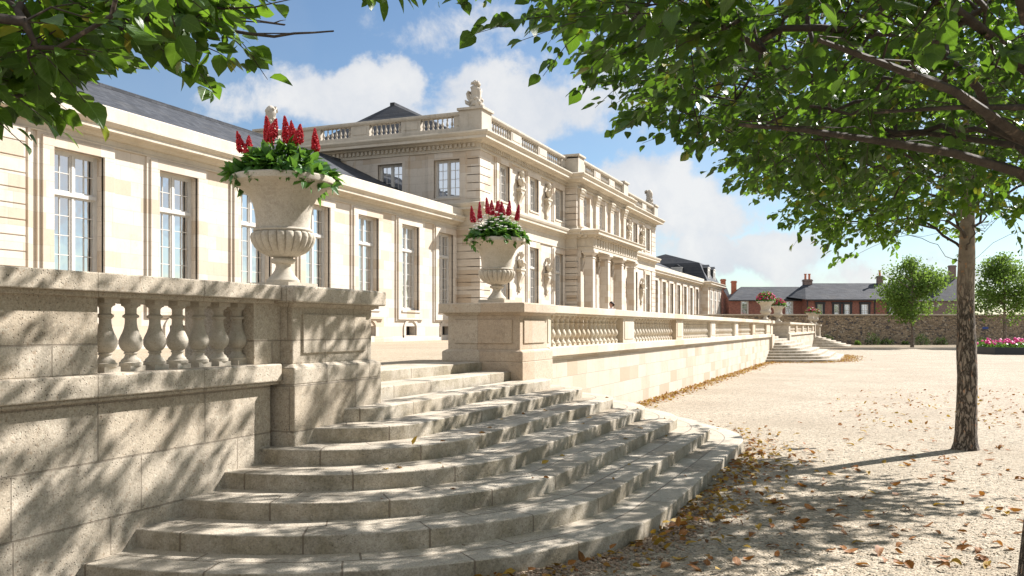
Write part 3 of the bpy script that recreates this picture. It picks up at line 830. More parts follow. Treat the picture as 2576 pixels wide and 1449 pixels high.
# ------------------------------------------------------------------ big trees
def grow(base, trunk, limbs, targets, tips_r=.0035, step=.22, wander=.10, power=.44):
    """trunk / limbs: lists of points; targets joined to the nearest inner node. Returns nodes, parents, counts, tip indices"""
    nodes = [np.array(trunk[0], dtype=float)]; par = [-1]
    def extend(i, p, wob):
        a = nodes[i]; d = np.array(p) - a; L = np.linalg.norm(d); k = max(1, int(round(L/step)))
        for q in range(1, k+1):
            pt = a + d*q/k
            if q < k: pt = pt + rng.normal(size=3)*wob*min(1, L)*np.array([1, 1, .7])*.5 + np.array([0, 0, .06*L*math.sin(math.pi*q/k)*.6])
            nodes.append(pt); par.append(len(nodes)-2 if q > 1 else i)
        return len(nodes)-1
    i = 0
    for p in trunk[1:]: i = extend(i, p, .02)
    for lim in limbs:
        A = np.array(nodes); s = int(np.argmin(np.linalg.norm(A - np.array(lim[0]), axis=1)))
        i = s
        for p in lim[1:]: i = extend(i, p, wander)
    ax = np.array(base[:2]) if base is not None else None
    T = np.array(targets)
    o = np.argsort(np.linalg.norm(T[:, :2] - ax, axis=1)); tips = []
    cap = 60000; A = np.zeros((cap, 3)); A[:len(nodes)] = nodes
    for ti in o:
        p = T[ti]; n = len(nodes)
        dd = np.linalg.norm(A[:n]-p, axis=1)
        rr = np.linalg.norm(A[:n, :2]-ax, axis=1); rp = np.linalg.norm(p[:2]-ax)
        cost = dd + 0.55*np.maximum(0, rr - rp + .1) + 3.0*np.maximum(0, trunk[-1][2]*.62 - A[:n, 2])
        i = int(np.argmin(cost))
        j = extend(i, p, wander)
        A[n:len(nodes)] = nodes[n:]
        tips.append(j)
    cnt = np.zeros(len(nodes))
    for j in tips: cnt[j] += 1
    for i in range(len(nodes)-1, 0, -1): cnt[par[i]] += cnt[i]
    cnt = np.maximum(cnt, 1)
    rad = tips_r * cnt**power
    return np.array(nodes), par, cnt, rad, tips

def skin(m, nodes, par, cnt, rad, nmain=12, rmin=0.0):
    ch = {}
    for i, p in enumerate(par):
        if p >= 0: ch.setdefault(p, []).append(i)
    stack = [(0, None)]
    while stack:
        s, pa = stack.pop()
        chain = ([pa] if pa is not None else []) + [s]; i = s
        while i in ch:
            c = sorted(ch[i], key=lambda q: -cnt[q])
            for q in c[1:]: stack.append((q, i))
            i = c[0]; chain.append(i)
        if len(chain) < 2: continue
        rr = [rad[q] for q in chain]
        if pa is not None: rr[0] = min(rr[0], rr[1]*1.25)
        if max(rr) < rmin: continue
        n = nmain if max(rr) > .06 else (7 if max(rr) > .015 else 4)
        m.tube([nodes[q] for q in chain], rr, n)

def sprays(nodes, par, tips, per, leaf, spread, tpl, up=.85, outward=None, droop=.45):
    P = []; Dr = []; N = []; Sz = []; tw = []
    for j in tips:
        a = nodes[par[j]]; b = nodes[j]; d = b - a; d = d/ (np.linalg.norm(d)+1e-9)
        d = d*np.array([1, 1, .5]); d /= (np.linalg.norm(d)+1e-9)
        L = spread*rng.uniform(.7, 1.3)
        side = np.cross(d, [0, 0, 1.0]); side /= (np.linalg.norm(side)+1e-9)
        sag = rng.uniform(.05, .25)*L
        e = b + d*L + side*rng.normal()*.15*L - np.array([0, 0, sag])
        tw.append((b, (b+e)/2 + np.array([0, 0, sag*.35]), e))
        k = max(3, int(per*rng.uniform(.7, 1.3)))
        for q in range(k):
            t = (q + rng.uniform(0, .8))/k
            p = b*(1-t) + e*t + np.array([0, 0, sag*.7*math.sin(math.pi*t)])
            s = 1 if q % 2 else -1
            dv = d*(.5+.5*t) + side*s*rng.uniform(.4, 1.0) + rng.normal(size=3)*.25 - np.array([0, 0, droop*rng.uniform(.3, 1.5)])
            dv /= np.linalg.norm(dv)
            p = p + dv*.025 + rng.normal(size=3)*.015
            nv = np.array([0, 0, up]) + rng.normal(size=3)*.42
            P.append(p); Dr.append(dv); N.append(nv); Sz.append(leaf*rng.uniform(.48, 1.22))
    return np.array(P), np.array(Dr), np.array(N), np.array(Sz), tw

def big_tree(base, trunk, tr_r, limbs, targets, label, per, leaf, spread, tpl, group, bark='bark', wig=.012, tipr=.0034, keep=None, twigs=(), lm='leaf'):
    t = empty('shade_tree', base, label, 'tree', group)
    nodes, par, cnt, rad, tips = grow(base, trunk, limbs, targets, tips_r=tipr)
    # trunk proper, with its own rough section
    m = MB(); m.cur = 0
    zt = trunk[-1][2]
    ts = []; rs = []
    K = 40
    for k in range(K+1):
        f = k/K; z = f*(len(trunk)-1); i = min(int(z), len(trunk)-2); fr = z-i
        p = np.array(trunk[i])*(1-fr)+np.array(trunk[i+1])*fr
        zz = p[2]-trunk[0][2]
        r = np.interp(zz, [q[0] for q in tr_r], [q[1] for q in tr_r])
        ts.append(p); rs.append(r)
    n = 28; vs = []; fs = []
    for k, p in enumerate(ts):
        for i in range(n):
            a = 2*math.pi*i/n
            w = 1 + wig/.15*(noise.noise(Vector((math.cos(a)*1.6, math.sin(a)*1.6, p[2]*1.5)))*1.3 + noise.noise(Vector((math.cos(a)*5, math.sin(a)*5, p[2]*5)))*.55)
            vs.append((p[0]+rs[k]*w*math.cos(a), p[1]+rs[k]*w*math.sin(a), p[2]))
    for k in range(K):
        for i in range(n):
            j = (i+1) % n; fs.append((k*n+i, k*n+j, (k+1)*n+j, (k+1)*n+i))
    m.add(vs, fs)
    nt_ = len(trunk)
    m.cur = 1
    # limbs: keep radii sensible next to the trunk
    rad2 = np.minimum(rad, np.interp(nodes[:, 2]-trunk[0][2], [q[0] for q in tr_r], [q[1]*.62 for q in tr_r]))
    skin(m, nodes, par, cnt, rad2, 12)
    P, Dr, N, Sz, tw = sprays(nodes, par, tips, per, leaf, spread, tpl)
    for pts, r0 in twigs: m.tube(pts, [r0*(1-.75*i/(len(pts)-1)) for i in range(len(pts))], 6)
    for a, b, c in tw: m.tube([a, b, c], [.004, .003, .0018], 3, False)
    o = m.build('trunk', [M[bark], M['bark_dark']], t, R(60))
    if keep is not None:
        k = keep(P); P, Dr, N, Sz = P[k], Dr[k], N[k], Sz[k]
    A, Fs, UV = leaf_mix(P, Dr, N, Sz, LT_SET) if tpl is LT else leaf_cloud(P, Dr, N, Sz, tpl)
    np_mesh('crown', A, Fs, M[lm], t, True, uv=UV, origin=ORG[t])
    return t

def plate_targets(cx, cy, R0, n, zb, H, seed, lift=.25, irr=.16, rmin=.5, gap=None):
    g = np.random.default_rng(seed); out = []
    ph = g.uniform(0, 6, 4)
    while len(out) < n:
        a = g.uniform(0, 2*math.pi); u = math.sqrt(g.uniform(0, 1))
        RR = R0*(1 + irr*math.sin(3*a+ph[0]) + irr*.7*math.sin(5*a+ph[1]) + irr*.5*math.sin(9*a+ph[2]))
        r = RR*u
        if r < rmin: continue
        x, y = cx+r*math.cos(a), cy+r*math.sin(a)
        zl = zb + lift*(1-u) - .10*u**4 + .28*noise.noise(Vector((x*.55, y*.55, seed)))
        zh = zl + H*math.sqrt(max(0, 1-u*u)) + .12
        v = g.uniform(0, 1)**1.35
        # foliage gathers in layers, with gaps between them
        z = zl + (zh-zl)*v
        c = noise.noise(Vector((x*.9, y*.9, z*1.4+seed)))
        if c < -.22 and g.uniform() < .75: continue
        out.append((x, y, z))
    return out

def to_px(p):
    lat = p[0]*CS + p[1]*SN; d = -p[0]*SN + p[1]*CS
    if d < .3: return None
    return CXP + FPX*lat/d, HOR - FPX*(p[2]-EYE)/d, lat, d
def open_side(p, sh=0):
    """the crowns stop short on the palace side, where they are cut back"""
    q = to_px(p)
    if q is None: return True
    lim = np.interp(q[1], [-400, -120, -60, -20, 40, 110, 200, 270, 300, 350, 440, 500, 560, 620], [700, 800, 950, 1330, 1380, 1440, 1520, 1560, 1640, 1740, 1850, 1940, 2020, 2120])
    return q[0] > lim + sh
SX, SYY = -S.x/S.z, -S.y/S.z
def shade_ok(p, g):
    """thin the crowns where they would darken the open, sunlit gravel"""
    x, y = p[0]+SX*p[2], p[1]+SYY*p[2]
    if x < -2.0 : return y < 14.2 or g.uniform() < .12
    q = to_px((x, y, 0))
    if q is None or q[3] < 6.2 or q[0] > 2720: return True
    r = np.interp(q[1], [1150, 1165, 1200, 1260, 1340, 1372, 1395, 1449, 1500], [1500, 2000, 2180, 2310, 2400, 2050, 1880, 1900, 2000])
    if q[0] < r and q[1] > 1150: return True
    return g.uniform() < .05
def wall_shade(n, seed):
    """upper foliage standing sunward of the near wall and stairs"""
    g = np.random.default_rng(seed); out = []
    while len(out) < n:
        if g.uniform() < .42: w = (XW, g.uniform(1.5, 9.3), g.uniform(-.2, 2.5))
        else:
            r = 4.3*math.sqrt(g.uniform(0, 1)); w = (XW+r, 5.0+8.0*g.uniform()**1.25, .2+.25*(4-r))
        h = g.uniform(4.3, 7.6)-w[2]; p = (w[0]-SX*h, w[1]-SYY*h, w[2]+h)
        if noise.noise(Vector((w[1]*.8, (w[2]-w[0])*1.0, seed))) < -.16: continue
        if open_side(p, 60): out.append(p)
    return out
def lopsided(pts, c, f):
    out = []
    for p in pts:
        dx, dy = p[0]-c[0], p[1]-c[1]; lat = dx*CS+dy*SN; d = -dx*SN+dy*CS
        if math.hypot(lat, d) < f(math.atan2(d, lat)): out.append(p)
    return out
TG = 'shade trees standing in a row on the gravel'
# middle tree, trunk fully in view
def t2():
    b = CF(7.49, 14.55)
    x, y = b.x, b.y
    trunk = [(x, y, -.05), (x+.02, y, 1.2), (x-.01, y+.03, 2.6), (x+.02, y+.02, 3.6), (x+.05, y+.06, 4.6), (x, y, 5.6)]
    prof = [(0, .235), (.10, .190), (.25, .172), (.6, .162), (1.6, .150), (2.6, .132), (3.2, .130), (3.9, .11), (5.7, .05)]
    W2 = lambda px, py, d: tuple(W(px, py, d))
    limbs = [[(x, y, 3.02), W2(2340, 610, 14.2), W2(2230, 575, 13.9), W2(2120, 560, 13.6)],
             [(x, y, 3.05), W2(2540, 590, 14.3), W2(2640, 560, 14.2), W2(2740, 540, 14)],
             [(x, y, 3.25), W2(2330, 560, 15.2), W2(2200, 530, 16.0), W2(2080, 520, 16.6)],
             [(x, y, 3.3), W2(2470, 560, 13.2), W2(2450, 470, 11.9), W2(2400, 420, 10.8)],
             [(x, y, 3.4), W2(2500, 560, 16), W2(2540, 520, 17.6)],
             [(x, y, 3.5), W2(2330, 470, 13.2), W2(2200, 420, 12.2), W2(2080, 380, 11.4)],
             [(x, y, 3.6), W2(2560, 470, 13.4), W2(2700, 430, 12.6)],
             [(x, y, 4.2), W2(2330, 430, 14.5), W2(2220, 370, 14.6)],
             [(x, y, 4.4), W2(2480, 380, 14.6), W2(2560, 310, 14.7)]]
    tg = plate_targets(x+.1, y+.1, 4.7, 1900, 3.55, 3.3, 11, lift=.15, rmin=.7)
    # angle in the viewer's frame: 0 right, 90 away, 180 left, 270 towards the viewer
    lim = lambda a: np.interp(math.degrees(a) % 360, [0, 45, 90, 140, 180, 220, 250, 280, 315, 360], [2.5, 2.6, 3.2, 4.0, 4.4, 4.4, 3.9, 3.0, 2.5, 2.5])
    g = np.random.default_rng(2)
    tg = [p for p in lopsided(tg, (x, y), lim) if open_side(p, 40) and shade_ok(p, g)]
    WS = wall_shade(680, 3)
    tg += [p for p in WS if math.hypot(p[0]-x, p[1]-y) < math.hypot(p[0]-1.2, p[1]-7.4)]
    big_tree((x, y, 0), trunk, prof, limbs, tg, 'shade tree whose rough trunk stands in full view on the gravel', 17, .128, .50, LT_S, TG, lm='leaf_light')
t2()
def t1():
    x, y = 1.25, 7.40
    c = Vector((x, y, 0))
    W2 = lambda px, py, d: tuple(W(px, py, d))
    trunk = [(x, y, -.05), (x+.02, y+.02, .8), (x+.05, y, 1.8), (x+.02, y, 2.8), (x+.05, y+.05, 4.0), (x, y, 5.2)]
    prof = [(0, .27), (.5, .235), (1.2, .20), (2.0, .185), (2.9, .18), (3.3, .13), (5.3, .05)]
    limbs = [[(x, y, 2.95), W2(2560, 425, 6.2), W2(2400, 378, 5.9), W2(2200, 345, 5.6), W2(2020, 318, 5.2), W2(1860, 305, 4.9)],
             [(x, y, 3.2), W2(2560, 330, 6.0), W2(2400, 220, 5.3), W2(2220, 150, 4.7), W2(2060, 90, 4.2)],
             [(x, y, 3.3), W2(2600, 262, 6.0), W2(2400, 262, 5.5), W2(2200, 275, 5.2)],
             [(x, y, 3.1), W2(2560, 360, 7.2), W2(2330, 330, 8.2), W2(2130, 345, 9.0), W2(1950, 350, 9.6)],
             [(x, y, 3.2), W2(2700, 340, 8.0), W2(2620, 380, 9.6), W2(2560, 400, 10.8)],
             [(x, y, 3.1), (x+1.4, y-.6, 3.6), (x+3.0, y-1.2, 3.9)],
             [(x, y, 3.1), (x+.9, y+1.4, 3.6), (x+2.0, y+2.8, 3.9)],
             [(x, y, 3.1), (x-.4, y-1.6, 3.6), (x-.9, y-3.4, 3.9)],
             [(x, y, 3.2), W2(2300, 100, 6.4), W2(2050, 130, 7.2), W2(1800, 160, 7.6)],
             [(x, y, 3.6), W2(2400, 20, 5.6), W2(2250, -80, 4.8)]]
    tg = plate_targets(x-.1, y-.1, 4.6, 1850, 3.64, 2.8, 23, lift=.1, rmin=.6)
    g = np.random.default_rng(8)
    tg = [p for p in tg if open_side(p, 150) and shade_ok(p, g)]
    tg += [p for p in wall_shade(680, 3) if math.hypot(p[0]-1.43, p[1]-16.3) >= math.hypot(p[0]-1.2, p[1]-7.4)]
    lines = []
    for i in (0, 1, 2):
        for q0, q1 in zip(limbs[i][:-1], limbs[i][1:]):
            for f in np.linspace(0, 1, 8): lines.append(to_px(np.array(q0)*(1-f)+np.array(q1)*f))
    lines = np.array([l for l in lines if l is not None])
    def clear(P):
        k = np.ones(len(P), bool); gg = np.random.default_rng(77)
        for i, p in enumerate(P):
            q = to_px(p)
            if q is None: continue
            d2 = (lines[:, 0]-q[0])**2 + (lines[:, 1]-q[1])**2; j = int(np.argmin(d2))
            if d2[j] < 34**2 and q[3] < lines[j, 3]+.1 and gg.uniform() < .8: k[i] = False
        return k
    # the fringe that hangs out towards the palace
    edge = [(1380, 60, 4.9), (1440, 20, 4.6), (1500, 60, 4.6), (1560, 90, 4.5), (1620, 60, 4.4), (1600, 10, 4.4), (1700, 40, 4.4), (1760, 100, 4.5), (1560, 210, 6.3), (1530, 225, 6.6), (1600, 200, 6.2), (1570, 300, 7.0), (1600, 285, 6.8),
            (1650, 330, 7.2), (1700, 320, 7.0), (1760, 350, 7.4), (1800, 370, 7.6), (1840, 420, 8.6), (1700, 250, 6.2), (1740, 220, 6.0), (1790, 280, 6.4), (1850, 330, 7), (1660, 260, 6.6), (1820, 200, 5.4), (1880, 240, 5.6), (1800, 110, 4.7)]
    for px, py, d in edge: tg.append(W2(px+60, py-25, d)); tg.append(W2(px+110, py-5, d+.3))
    big_tree((x, y, 0), trunk, prof, limbs, tg, 'nearest shade tree, trunk cut by the edge, dark leafy branches overhead', 17, .108, .46, LT, TG, twigs=[([Vector(q)+Vector((0, 0, -.02)) for q in limbs[i]], r) for i, r in ((0, .042), (1, .045), (2, .032), (3, .038))], keep=clear)
t1()
def t0():
    x, y = -2.6, -2.1
    W2 = lambda px, py, d: tuple(W(px, py, d))
    trunk = [(x, y, -.05), (x, y+.03, 1.5), (x+.05, y, 2.8), (x, y+.05, 4.0), (x, y, 5.0)]
    prof = [(0, .26), (.5, .22), (2.0, .18), (2.9, .17), (3.3, .12), (5.1, .05)]
    limbs = [[(x, y, 2.9), W2(-650, -250, 2.6), W2(-300, 60, 3.3), W2(-60, 95, 3.8), W2(190, 80, 4.1), W2(330, 30, 4.3), W2(470, 48, 4.4), W2(620, 84, 4.5), W2(730, 84, 4.55), W2(838, 79, 4.6)],
             [(x, y, 3.0), W2(-500, -300, 3.0), W2(0, -80, 3.9), W2(300, 0, 4.3), W2(500, 22, 4.4), W2(640, 50, 4.45), W2(718, 62, 4.5)],
             [(x, y, 3.0), W2(-700, 0, 3.0), W2(-300, 200, 3.8), W2(0, 160, 4.2), W2(220, 140, 4.4)],
             [(x, y, 3.1), W2(-400, -400, 3.2), W2(300, -120, 4.0), W2(560, -40, 4.2), W2(740, -5, 4.3)],
             [(x, y, 3.0), (x+1.4, y-1.0, 3.6), (x+2.8, y-1.6, 3.9)], [(x, y, 3.0), (x-1.4, y-1.2, 3.6)], [(x, y, 3.2), (x+.3, y-1.8, 3.8), (x+.5, y-3.2, 4)]]
    Q = lambda *pp: [W2(*q) for q in pp]
    twigs = [(Q((-60, 118, 3.9), (100, 118, 4.1), (190, 84, 4.15), (270, 72, 4.2), (400, 40, 4.3), (470, 48, 4.4), (540, 70, 4.45), (620, 84, 4.5), (690, 92, 4.52), (740, 84, 4.55), (790, 82, 4.58), (840, 78, 4.6)), .017),
             (Q((440, 44, 4.35), (510, 42, 4.4), (590, 52, 4.42), (660, 56, 4.45), (716, 64, 4.5)), .007), (Q((690, 58, 4.47), (705, 52, 4.48), (719, 50, 4.5)), .004),
             (Q((300, 40, 4.2), (420, -10, 4.25), (560, 22, 4.3), (640, 18, 4.3), (742, -4, 4.35)), .009),
             (Q((180, 100, 4.15), (250, 100, 4.2), (330, 60, 4.2), (360, 20, 4.2), (420, -30, 4.2)), .014), (Q((0, 250, 4.2), (60, 238, 4.25), (110, 226, 4.3)), .012)]
    g = np.random.default_rng(5); tg = []
    lowx = [-260, 0, 120, 250, 330, 400, 480, 560, 640]; lowy = [345, 330, 255, 235, 220, 190, 150, 130, 100]
    while len(tg) < 300:
        px = g.uniform(-330, 610); d = g.uniform(3.5, 5.2)
        if g.uniform() > np.interp(px, [-300, 150, 300, 420, 620], [1, 1, .75, .6, .34]): continue
        yl = np.interp(px, lowx, lowy) - np.interp(px, [100, 300], [105, 140])
        py = yl - abs(g.normal())*np.interp(px, [0, 600], [190, 90])
        if py < -260 or (py < -90 and g.uniform() < .75): continue
        tg.append(W2(px-25, py, d))
    for px, py, d in [(500, 110, 4.4), (560, 60, 4.4), (590, 100, 4.5), (460, 95, 4.3), (430, 140, 4.3), (480, 60, 4.3), (905, -42, 4.3), (940, -36, 4.3), (1225, -40, 4.2), (340, 70, 4.2), (380, 30, 4.2), (520, 10, 4.3), (560, -10, 4.3), (40, 260, 4.3), (85, 240, 4.3), (10, 250, 4.2), (455, 120, 4.3), (470, 150, 4.3)]: tg.append(W2(px, py, d))
    tg += [p for p in plate_targets(x, y-.3, 3.6, 420, 3.7, 2.2, 31, lift=.1, rmin=.6) if not (-.378*p[0]+.926*p[1] > .3)]
    big_tree((x, y, 0), trunk, prof, limbs, tg, 'tree whose leafy branches and bare twigs reach in above the left wing', 9, .112, .24, LT, TG, twigs=twigs, lm='leaf_light')
t0()
# ------------------------------------------------------------------ palace
PAL = empty('palace', (-18.25, 59.7, TZ), 'long cream limestone palace with two storey central block, slate roofed wings and tall windows', 'palace')
FX = -19.5   # wing facade plane
PX = -18.25  # main block front
CX = -17.5   # central projection
SY = 40.4    # main block side
EY = 79.0
MY0, MY1 = 53.7, 65.7

def wall_open(m, axis, const, u0, u1, z0, z1, ops, depth=.36):
    us = sorted(set([u0, u1] + [v for o in ops for v in o[:2]])); zs = sorted(set([z0, z1] + [v for o in ops for v in o[2:4]]))
    us = [u for u in us if u0 <= u <= u1]; zs = [z for z in zs if z0 <= z <= z1]
    P = (lambda u, z, d=0: (const-d, u, z)) if axis == 'x' else (lambda u, z, d=0: (u, const+d, z))
    for a, b in zip(us, us[1:]):
        for c, e in zip(zs, zs[1:]):
            mu, mz = (a+b)/2, (c+e)/2
            if any(o[0] < mu < o[1] and o[2] < mz < o[3] for o in ops): continue
            m.quad(P(a, c), P(b, c), P(b, e), P(a, e))
    for a, b, c, e in ops:
        m.quad(P(a, c), P(a, e), P(a, e, depth), P(a, c, depth)); m.quad(P(b, c), P(b, c, depth), P(b, e, depth), P(b, e))
        m.quad(P(a, e), P(b, e), P(b, e, depth), P(a, e, depth)); m.quad(P(a, c), P(a, c, depth), P(b, c, depth), P(b, c))

def window_meshes(w, h, cols, rows_lo, rows_hi, tr, fold=7):
    """x outwards, y along the wall, z up; origin at the sill's near corner, on the pane"""
    f = MB(); d = .045
    f.box(-.04, d, 0, .075, 0, h); f.box(-.04, d, w-.075, w, 0, h); f.box(-.04, d, .075, w-.075, h-.075, h); f.box(-.04, d+.02, .075, w-.075, 0, .09)
    f.box(-.03, d+.012, w/2-.04, w/2+.04, .09, h-.075)
    if tr: f.box(-.03, d+.05, .075, w-.075, tr-.05, tr+.05)
    zt = tr or 0
    segs = [(0.09, (tr-.05) if tr else h-.075, rows_lo)] + ([(tr+.05, h-.075, rows_hi)] if tr else [])
    for side in (0, 1):
        a = .075 if side == 0 else w/2+.05; b = w/2-.05 if side == 0 else w-.075
        for z0, z1, n in segs:
            f.box(-.02, d-.01, a, a+.038, z0, z1); f.box(-.02, d-.01, b-.038, b, z0, z1)
            f.box(-.018, d-.012, a+.045, b-.045, z0, z0+.045); f.box(-.018, d-.012, a+.045, b-.045, z1-.045, z1)
            for i in range(1, n): zz = z0+(z1-z0)*i/n; f.box(-.012, d-.02, a+.045, b-.045, zz-.011, zz+.011)
            for i in range(1, cols):
                yy = a+(b-a)*i/cols; f.box(-.010, d-.022, yy-.011, yy+.011, z0+.045, z1-.045)
    p = MB(); p.quad((0, .05, .05), (0, w-.05, .05), (0, w-.05, h-.05), (0, .05, h-.05))
    c = MB(); n = 60; vs = []
    for i in range(n+1):
        y = w*i/n; x = -.12 + .030*math.sin(i*2*math.pi*fold/n) + .012*math.sin(i*2.3)
        if abs(y-w/2) < w*.035: x -= .05
        vs += [(x, y, -.1), (x, y, h+.1)]
    c.add(vs, [(2*i, 2*i+2, 2*i+3, 2*i+1) for i in range(n)])
    c.box(-.62, -.60, -.4, w+.4, -.4, h+.4)
    return f.mesh('window', M['paint']), p.mesh('pane', M['glass']), c.mesh('curtain', M['curtain'], smooth=R(60))

def window(me, loc, rot=0.0, parent=PAL):
    o = link('window', me[0], parent, loc, rot)
    for nme, q in zip(('pane', 'curtain'), me[1:]):
        c = bpy.data.objects.new(nme, q); COL.objects.link(c); c.parent = o
    return o

WH = 3.85
wm_wing = window_meshes(1.6, WH, 2, 5, 2, 2.72)
wm_up = window_meshes(1.46, 1.95, 2, 4, 0, None)
wm_gr = window_meshes(1.46, 4.0, 2, 5, 2, 2.85)

def surround(m, axis, const, a, b, z0, z1, o=.0):
    """raised slab round an opening, in two steps"""
    def bx(u0, u1, za, zb, t):
        if axis == 'x': m.box(const-.02, const+t, u0, u1, za, zb)
        else: m.box(u0, u1, const-t, const+.02, za, zb)
    L, Rr, T, B = .46, .40, .36, .50
    for t, s in ((.055, 0), (.105, .12)):
        bx(a-L+s, a, z0, z1, t); bx(b, b+Rr-s*.4, z0, z1, t)
        bx(a-L+s, b+Rr-s*.4, z1, z1+T-s*.8, t); bx(a-L+s, b+Rr-s*.4, z0-B+s*.6, z0, t)
    bx(a-.06, b+.06, z0-.10, z0-.004, .15)

def rusticated(m, x0, x1, y0, y1, z0, z1, n, proud=.05, gap=.035):
    m.box(x0+proud, x1-proud, y0+proud, y1-proud, z0, z1)
    h = (z1-z0)/n
    for i in range(n): m.box(x0, x1, y0, y1, z0+i*h+gap/2, z0+(i+1)*h-gap/2)

# ---- wings
def wing(y0, y1, first, k0, k1, vents=True, bev_=.01):
    ops = [(first+3.617*k, first+3.617*k+1.6, 2.8, 2.8+WH) for k in range(k0, k1)]
    vent = [(a+.45, a+1.45, 1.66, 2.08) for a, b, c, d in ops]
    m = MB(); wall_open(m, 'x', FX, y0, y1, TZ-.05, 7.3, ops + vent, .34)
    m.build('wing_wall', M['facade'], PAL)
    for a, b, c, d in ops:
        s = MB(); surround(s, 'x', FX, a, b, c, d); s.build('window_surround', M['facade'], PAL, 0, bev_)
    for a, b, c, d in vent:
        v = MB(); g = MB()
        ym = (a+b)/2; n = 12
        for i in range(n):
            t0, t1 = math.pi*i/n, math.pi*(i+1)/n
            for rr0, rr1, xo in ((.50, .68, .05),):
                q = lambda t, r, x: (FX+x, ym+r*math.cos(t), 2.02+r*.62*math.sin(t))
                v.quad(q(t0, rr0, xo), q(t0, rr1, xo), q(t1, rr1, xo), q(t1, rr0, xo)); v.quad(q(t0, rr1, xo), q(t0, rr1, -.01), q(t1, rr1, -.01), q(t1, rr1, xo))
                v.quad(q(t0, rr0, xo), q(t1, rr0, xo), q(t1, rr0, -.3), q(t0, rr0, -.3))
        v.box(FX-.02, FX+.05, a-.18, a, 1.5, 2.02); v.box(FX-.02, FX+.05, b, b+.18, 1.5, 2.02); v.box(FX-.02, FX+.052, a-.18, b+.18, 1.44, 1.655)
        g.box(FX-.36, FX-.335, a-.1, b+.1, 1.5, 2.5)
        o = g.build('cellar_vent', M['dark'], PAL); v.build('vent_surround', M['facade'], PAL)
    b = MB(); b.box(FX-.03, FX+.06, y0, y1, TZ-.05, 1.56); b.build('plinth', M['facade'], PAL, 0, .01)
    for a, b_, c, d in ops: window(wm_wing, (FX-.22, a, c))
    c = MB()
    prof = [(0, 6.98), (.06, 6.98), (.06, 7.02), (.02, 7.04), (.02, 7.18), (.10, 7.20), (.14, 7.28), (.20, 7.30), (.44, 7.32), (.44, 7.43), (.48, 7.45), (.56, 7.54), (.56, 7.60), (.42, 7.63), (.42, 7.96), (.40, 7.99), (-.2, 7.99), (-.2, 6.98)]
    c.sweep([(FX, y0), (FX, y1)], [(o_, z) for o_, z in prof])
    c.build('wing_cornice', M['facade_trim'], PAL)
    r = MB()
    rx, rz, bx = -26.5, 10.98, -33.5
    r.add([(FX-.1, y0, 7.62), (FX-.1, y1, 7.62), (rx, y1, rz), (rx, y0, rz), (bx, y0, 7.6), (bx, y1, 7.6)], [(0, 1, 2, 3), (3, 2, 5, 4), (0, 3, 4), (1, 5, 2)])
    r.box(rx-.14, rx+.14, y0, y1, rz-.06, rz+.07)
    r.build('wing_roof', M['slate'], PAL)
    k = MB(); k.quad((bx, y0, 1.3), (bx, y1, 1.3), (bx, y1, 7.6), (bx, y0, 7.6)); k.quad((FX-1.5, y0, 7.2), (FX-1.5, y1, 7.2), (FX-1.5, y1, 1.3), (FX-1.5, y0, 1.3)); k.build('inner_wall', M['dark'], PAL)

wing(13.9, SY, 16.5, 0, 7)
wing(EY, 109.2, 80.1, 0, 8, bev_=0)
# rusticated end pier of the near wing
q = MB(); rusticated(q, FX-.3, FX+.16, 11.5, 15.62, 1.56, 6.98, 14, .03, .03); q.box(FX-.3, FX+.05, 15.62, 15.72, TZ, 6.98); q.box(FX-.3, FX+.12, 15.72, 15.80, TZ, 6.98)
q.build('quoin', M['facade'], PAL, 0, .008)
q = MB(); q.box(-33.5, FX, 5, 13.9, 1.3, 7.2); q.build('end_wall', M['facade'], PAL)

# ---- main block walls
z_t = 11.05
fl_ops = []
L_w = [42.72, 47.17, 51.62]; R_w = [119.4-a-1.46 for a in L_w][::-1]
for a in L_w + R_w:
    fl_ops.append((a, a+1.46, 8.75, 10.7)); fl_ops.append((a, a+1.46, 2.65, 6.65))
m = MB()
wall_open(m, 'x', PX, SY, MY0, TZ-.05, z_t, [o for o in fl_ops if o[1] < MY0], .42)
wall_open(m, 'x', PX, MY1, EY, TZ-.05, z_t, [o for o in fl_ops if o[0] > MY1], .42)
S_ops = [(-20.78, -19.32, 8.62, 10.57), (-24.08, -22.62, 8.62, 10.57), (-27.38, -25.92, 8.62, 10.57)]
wall_open(m, 'y', SY, -31.7, PX, 6.0, z_t, S_ops, .36)
m.quad((FX-.2, SY, TZ), (PX, SY, TZ), (PX, SY, 6.0), (FX-.2, SY, 6.0))
m.quad((PX, EY, TZ), (-31.7, EY, TZ), (-31.7, EY, z_t), (PX, EY, z_t))
m.quad((-31.7, SY, TZ), (-31.7, EY, TZ), (-31.7, EY, z_t), (-31.7, SY, z_t))
m.build('main_wall', M['facade'], PAL)
k = MB(); k.quad((PX-2, SY+.8, 1.3), (PX-2, EY-.8, 1.3), (PX-2, EY-.8, 11), (PX-2, SY+.8, 11)); k.quad((-31, SY+1.8, 5), (-19, SY+1.8, 5), (-19, SY+1.8, 11), (-31, SY+1.8, 11)); k.build('inner_wall', M['dark'], PAL)
for ax_, cc_, lst in (('x', PX, fl_ops), ('y', SY, S_ops)):
    for a, b, c, d in lst:
        s = MB(); surround(s, ax_, cc_, a, b, c, d); s.build('window_surround', M['facade'], PAL, 0, .01)
for a, b, c, d in fl_ops: window(wm_up if c > 5 else wm_gr, (PX-.17, a, c))
for a, b, c, d in S_ops: window(wm_up, (a, SY+.22, c), R(-90))
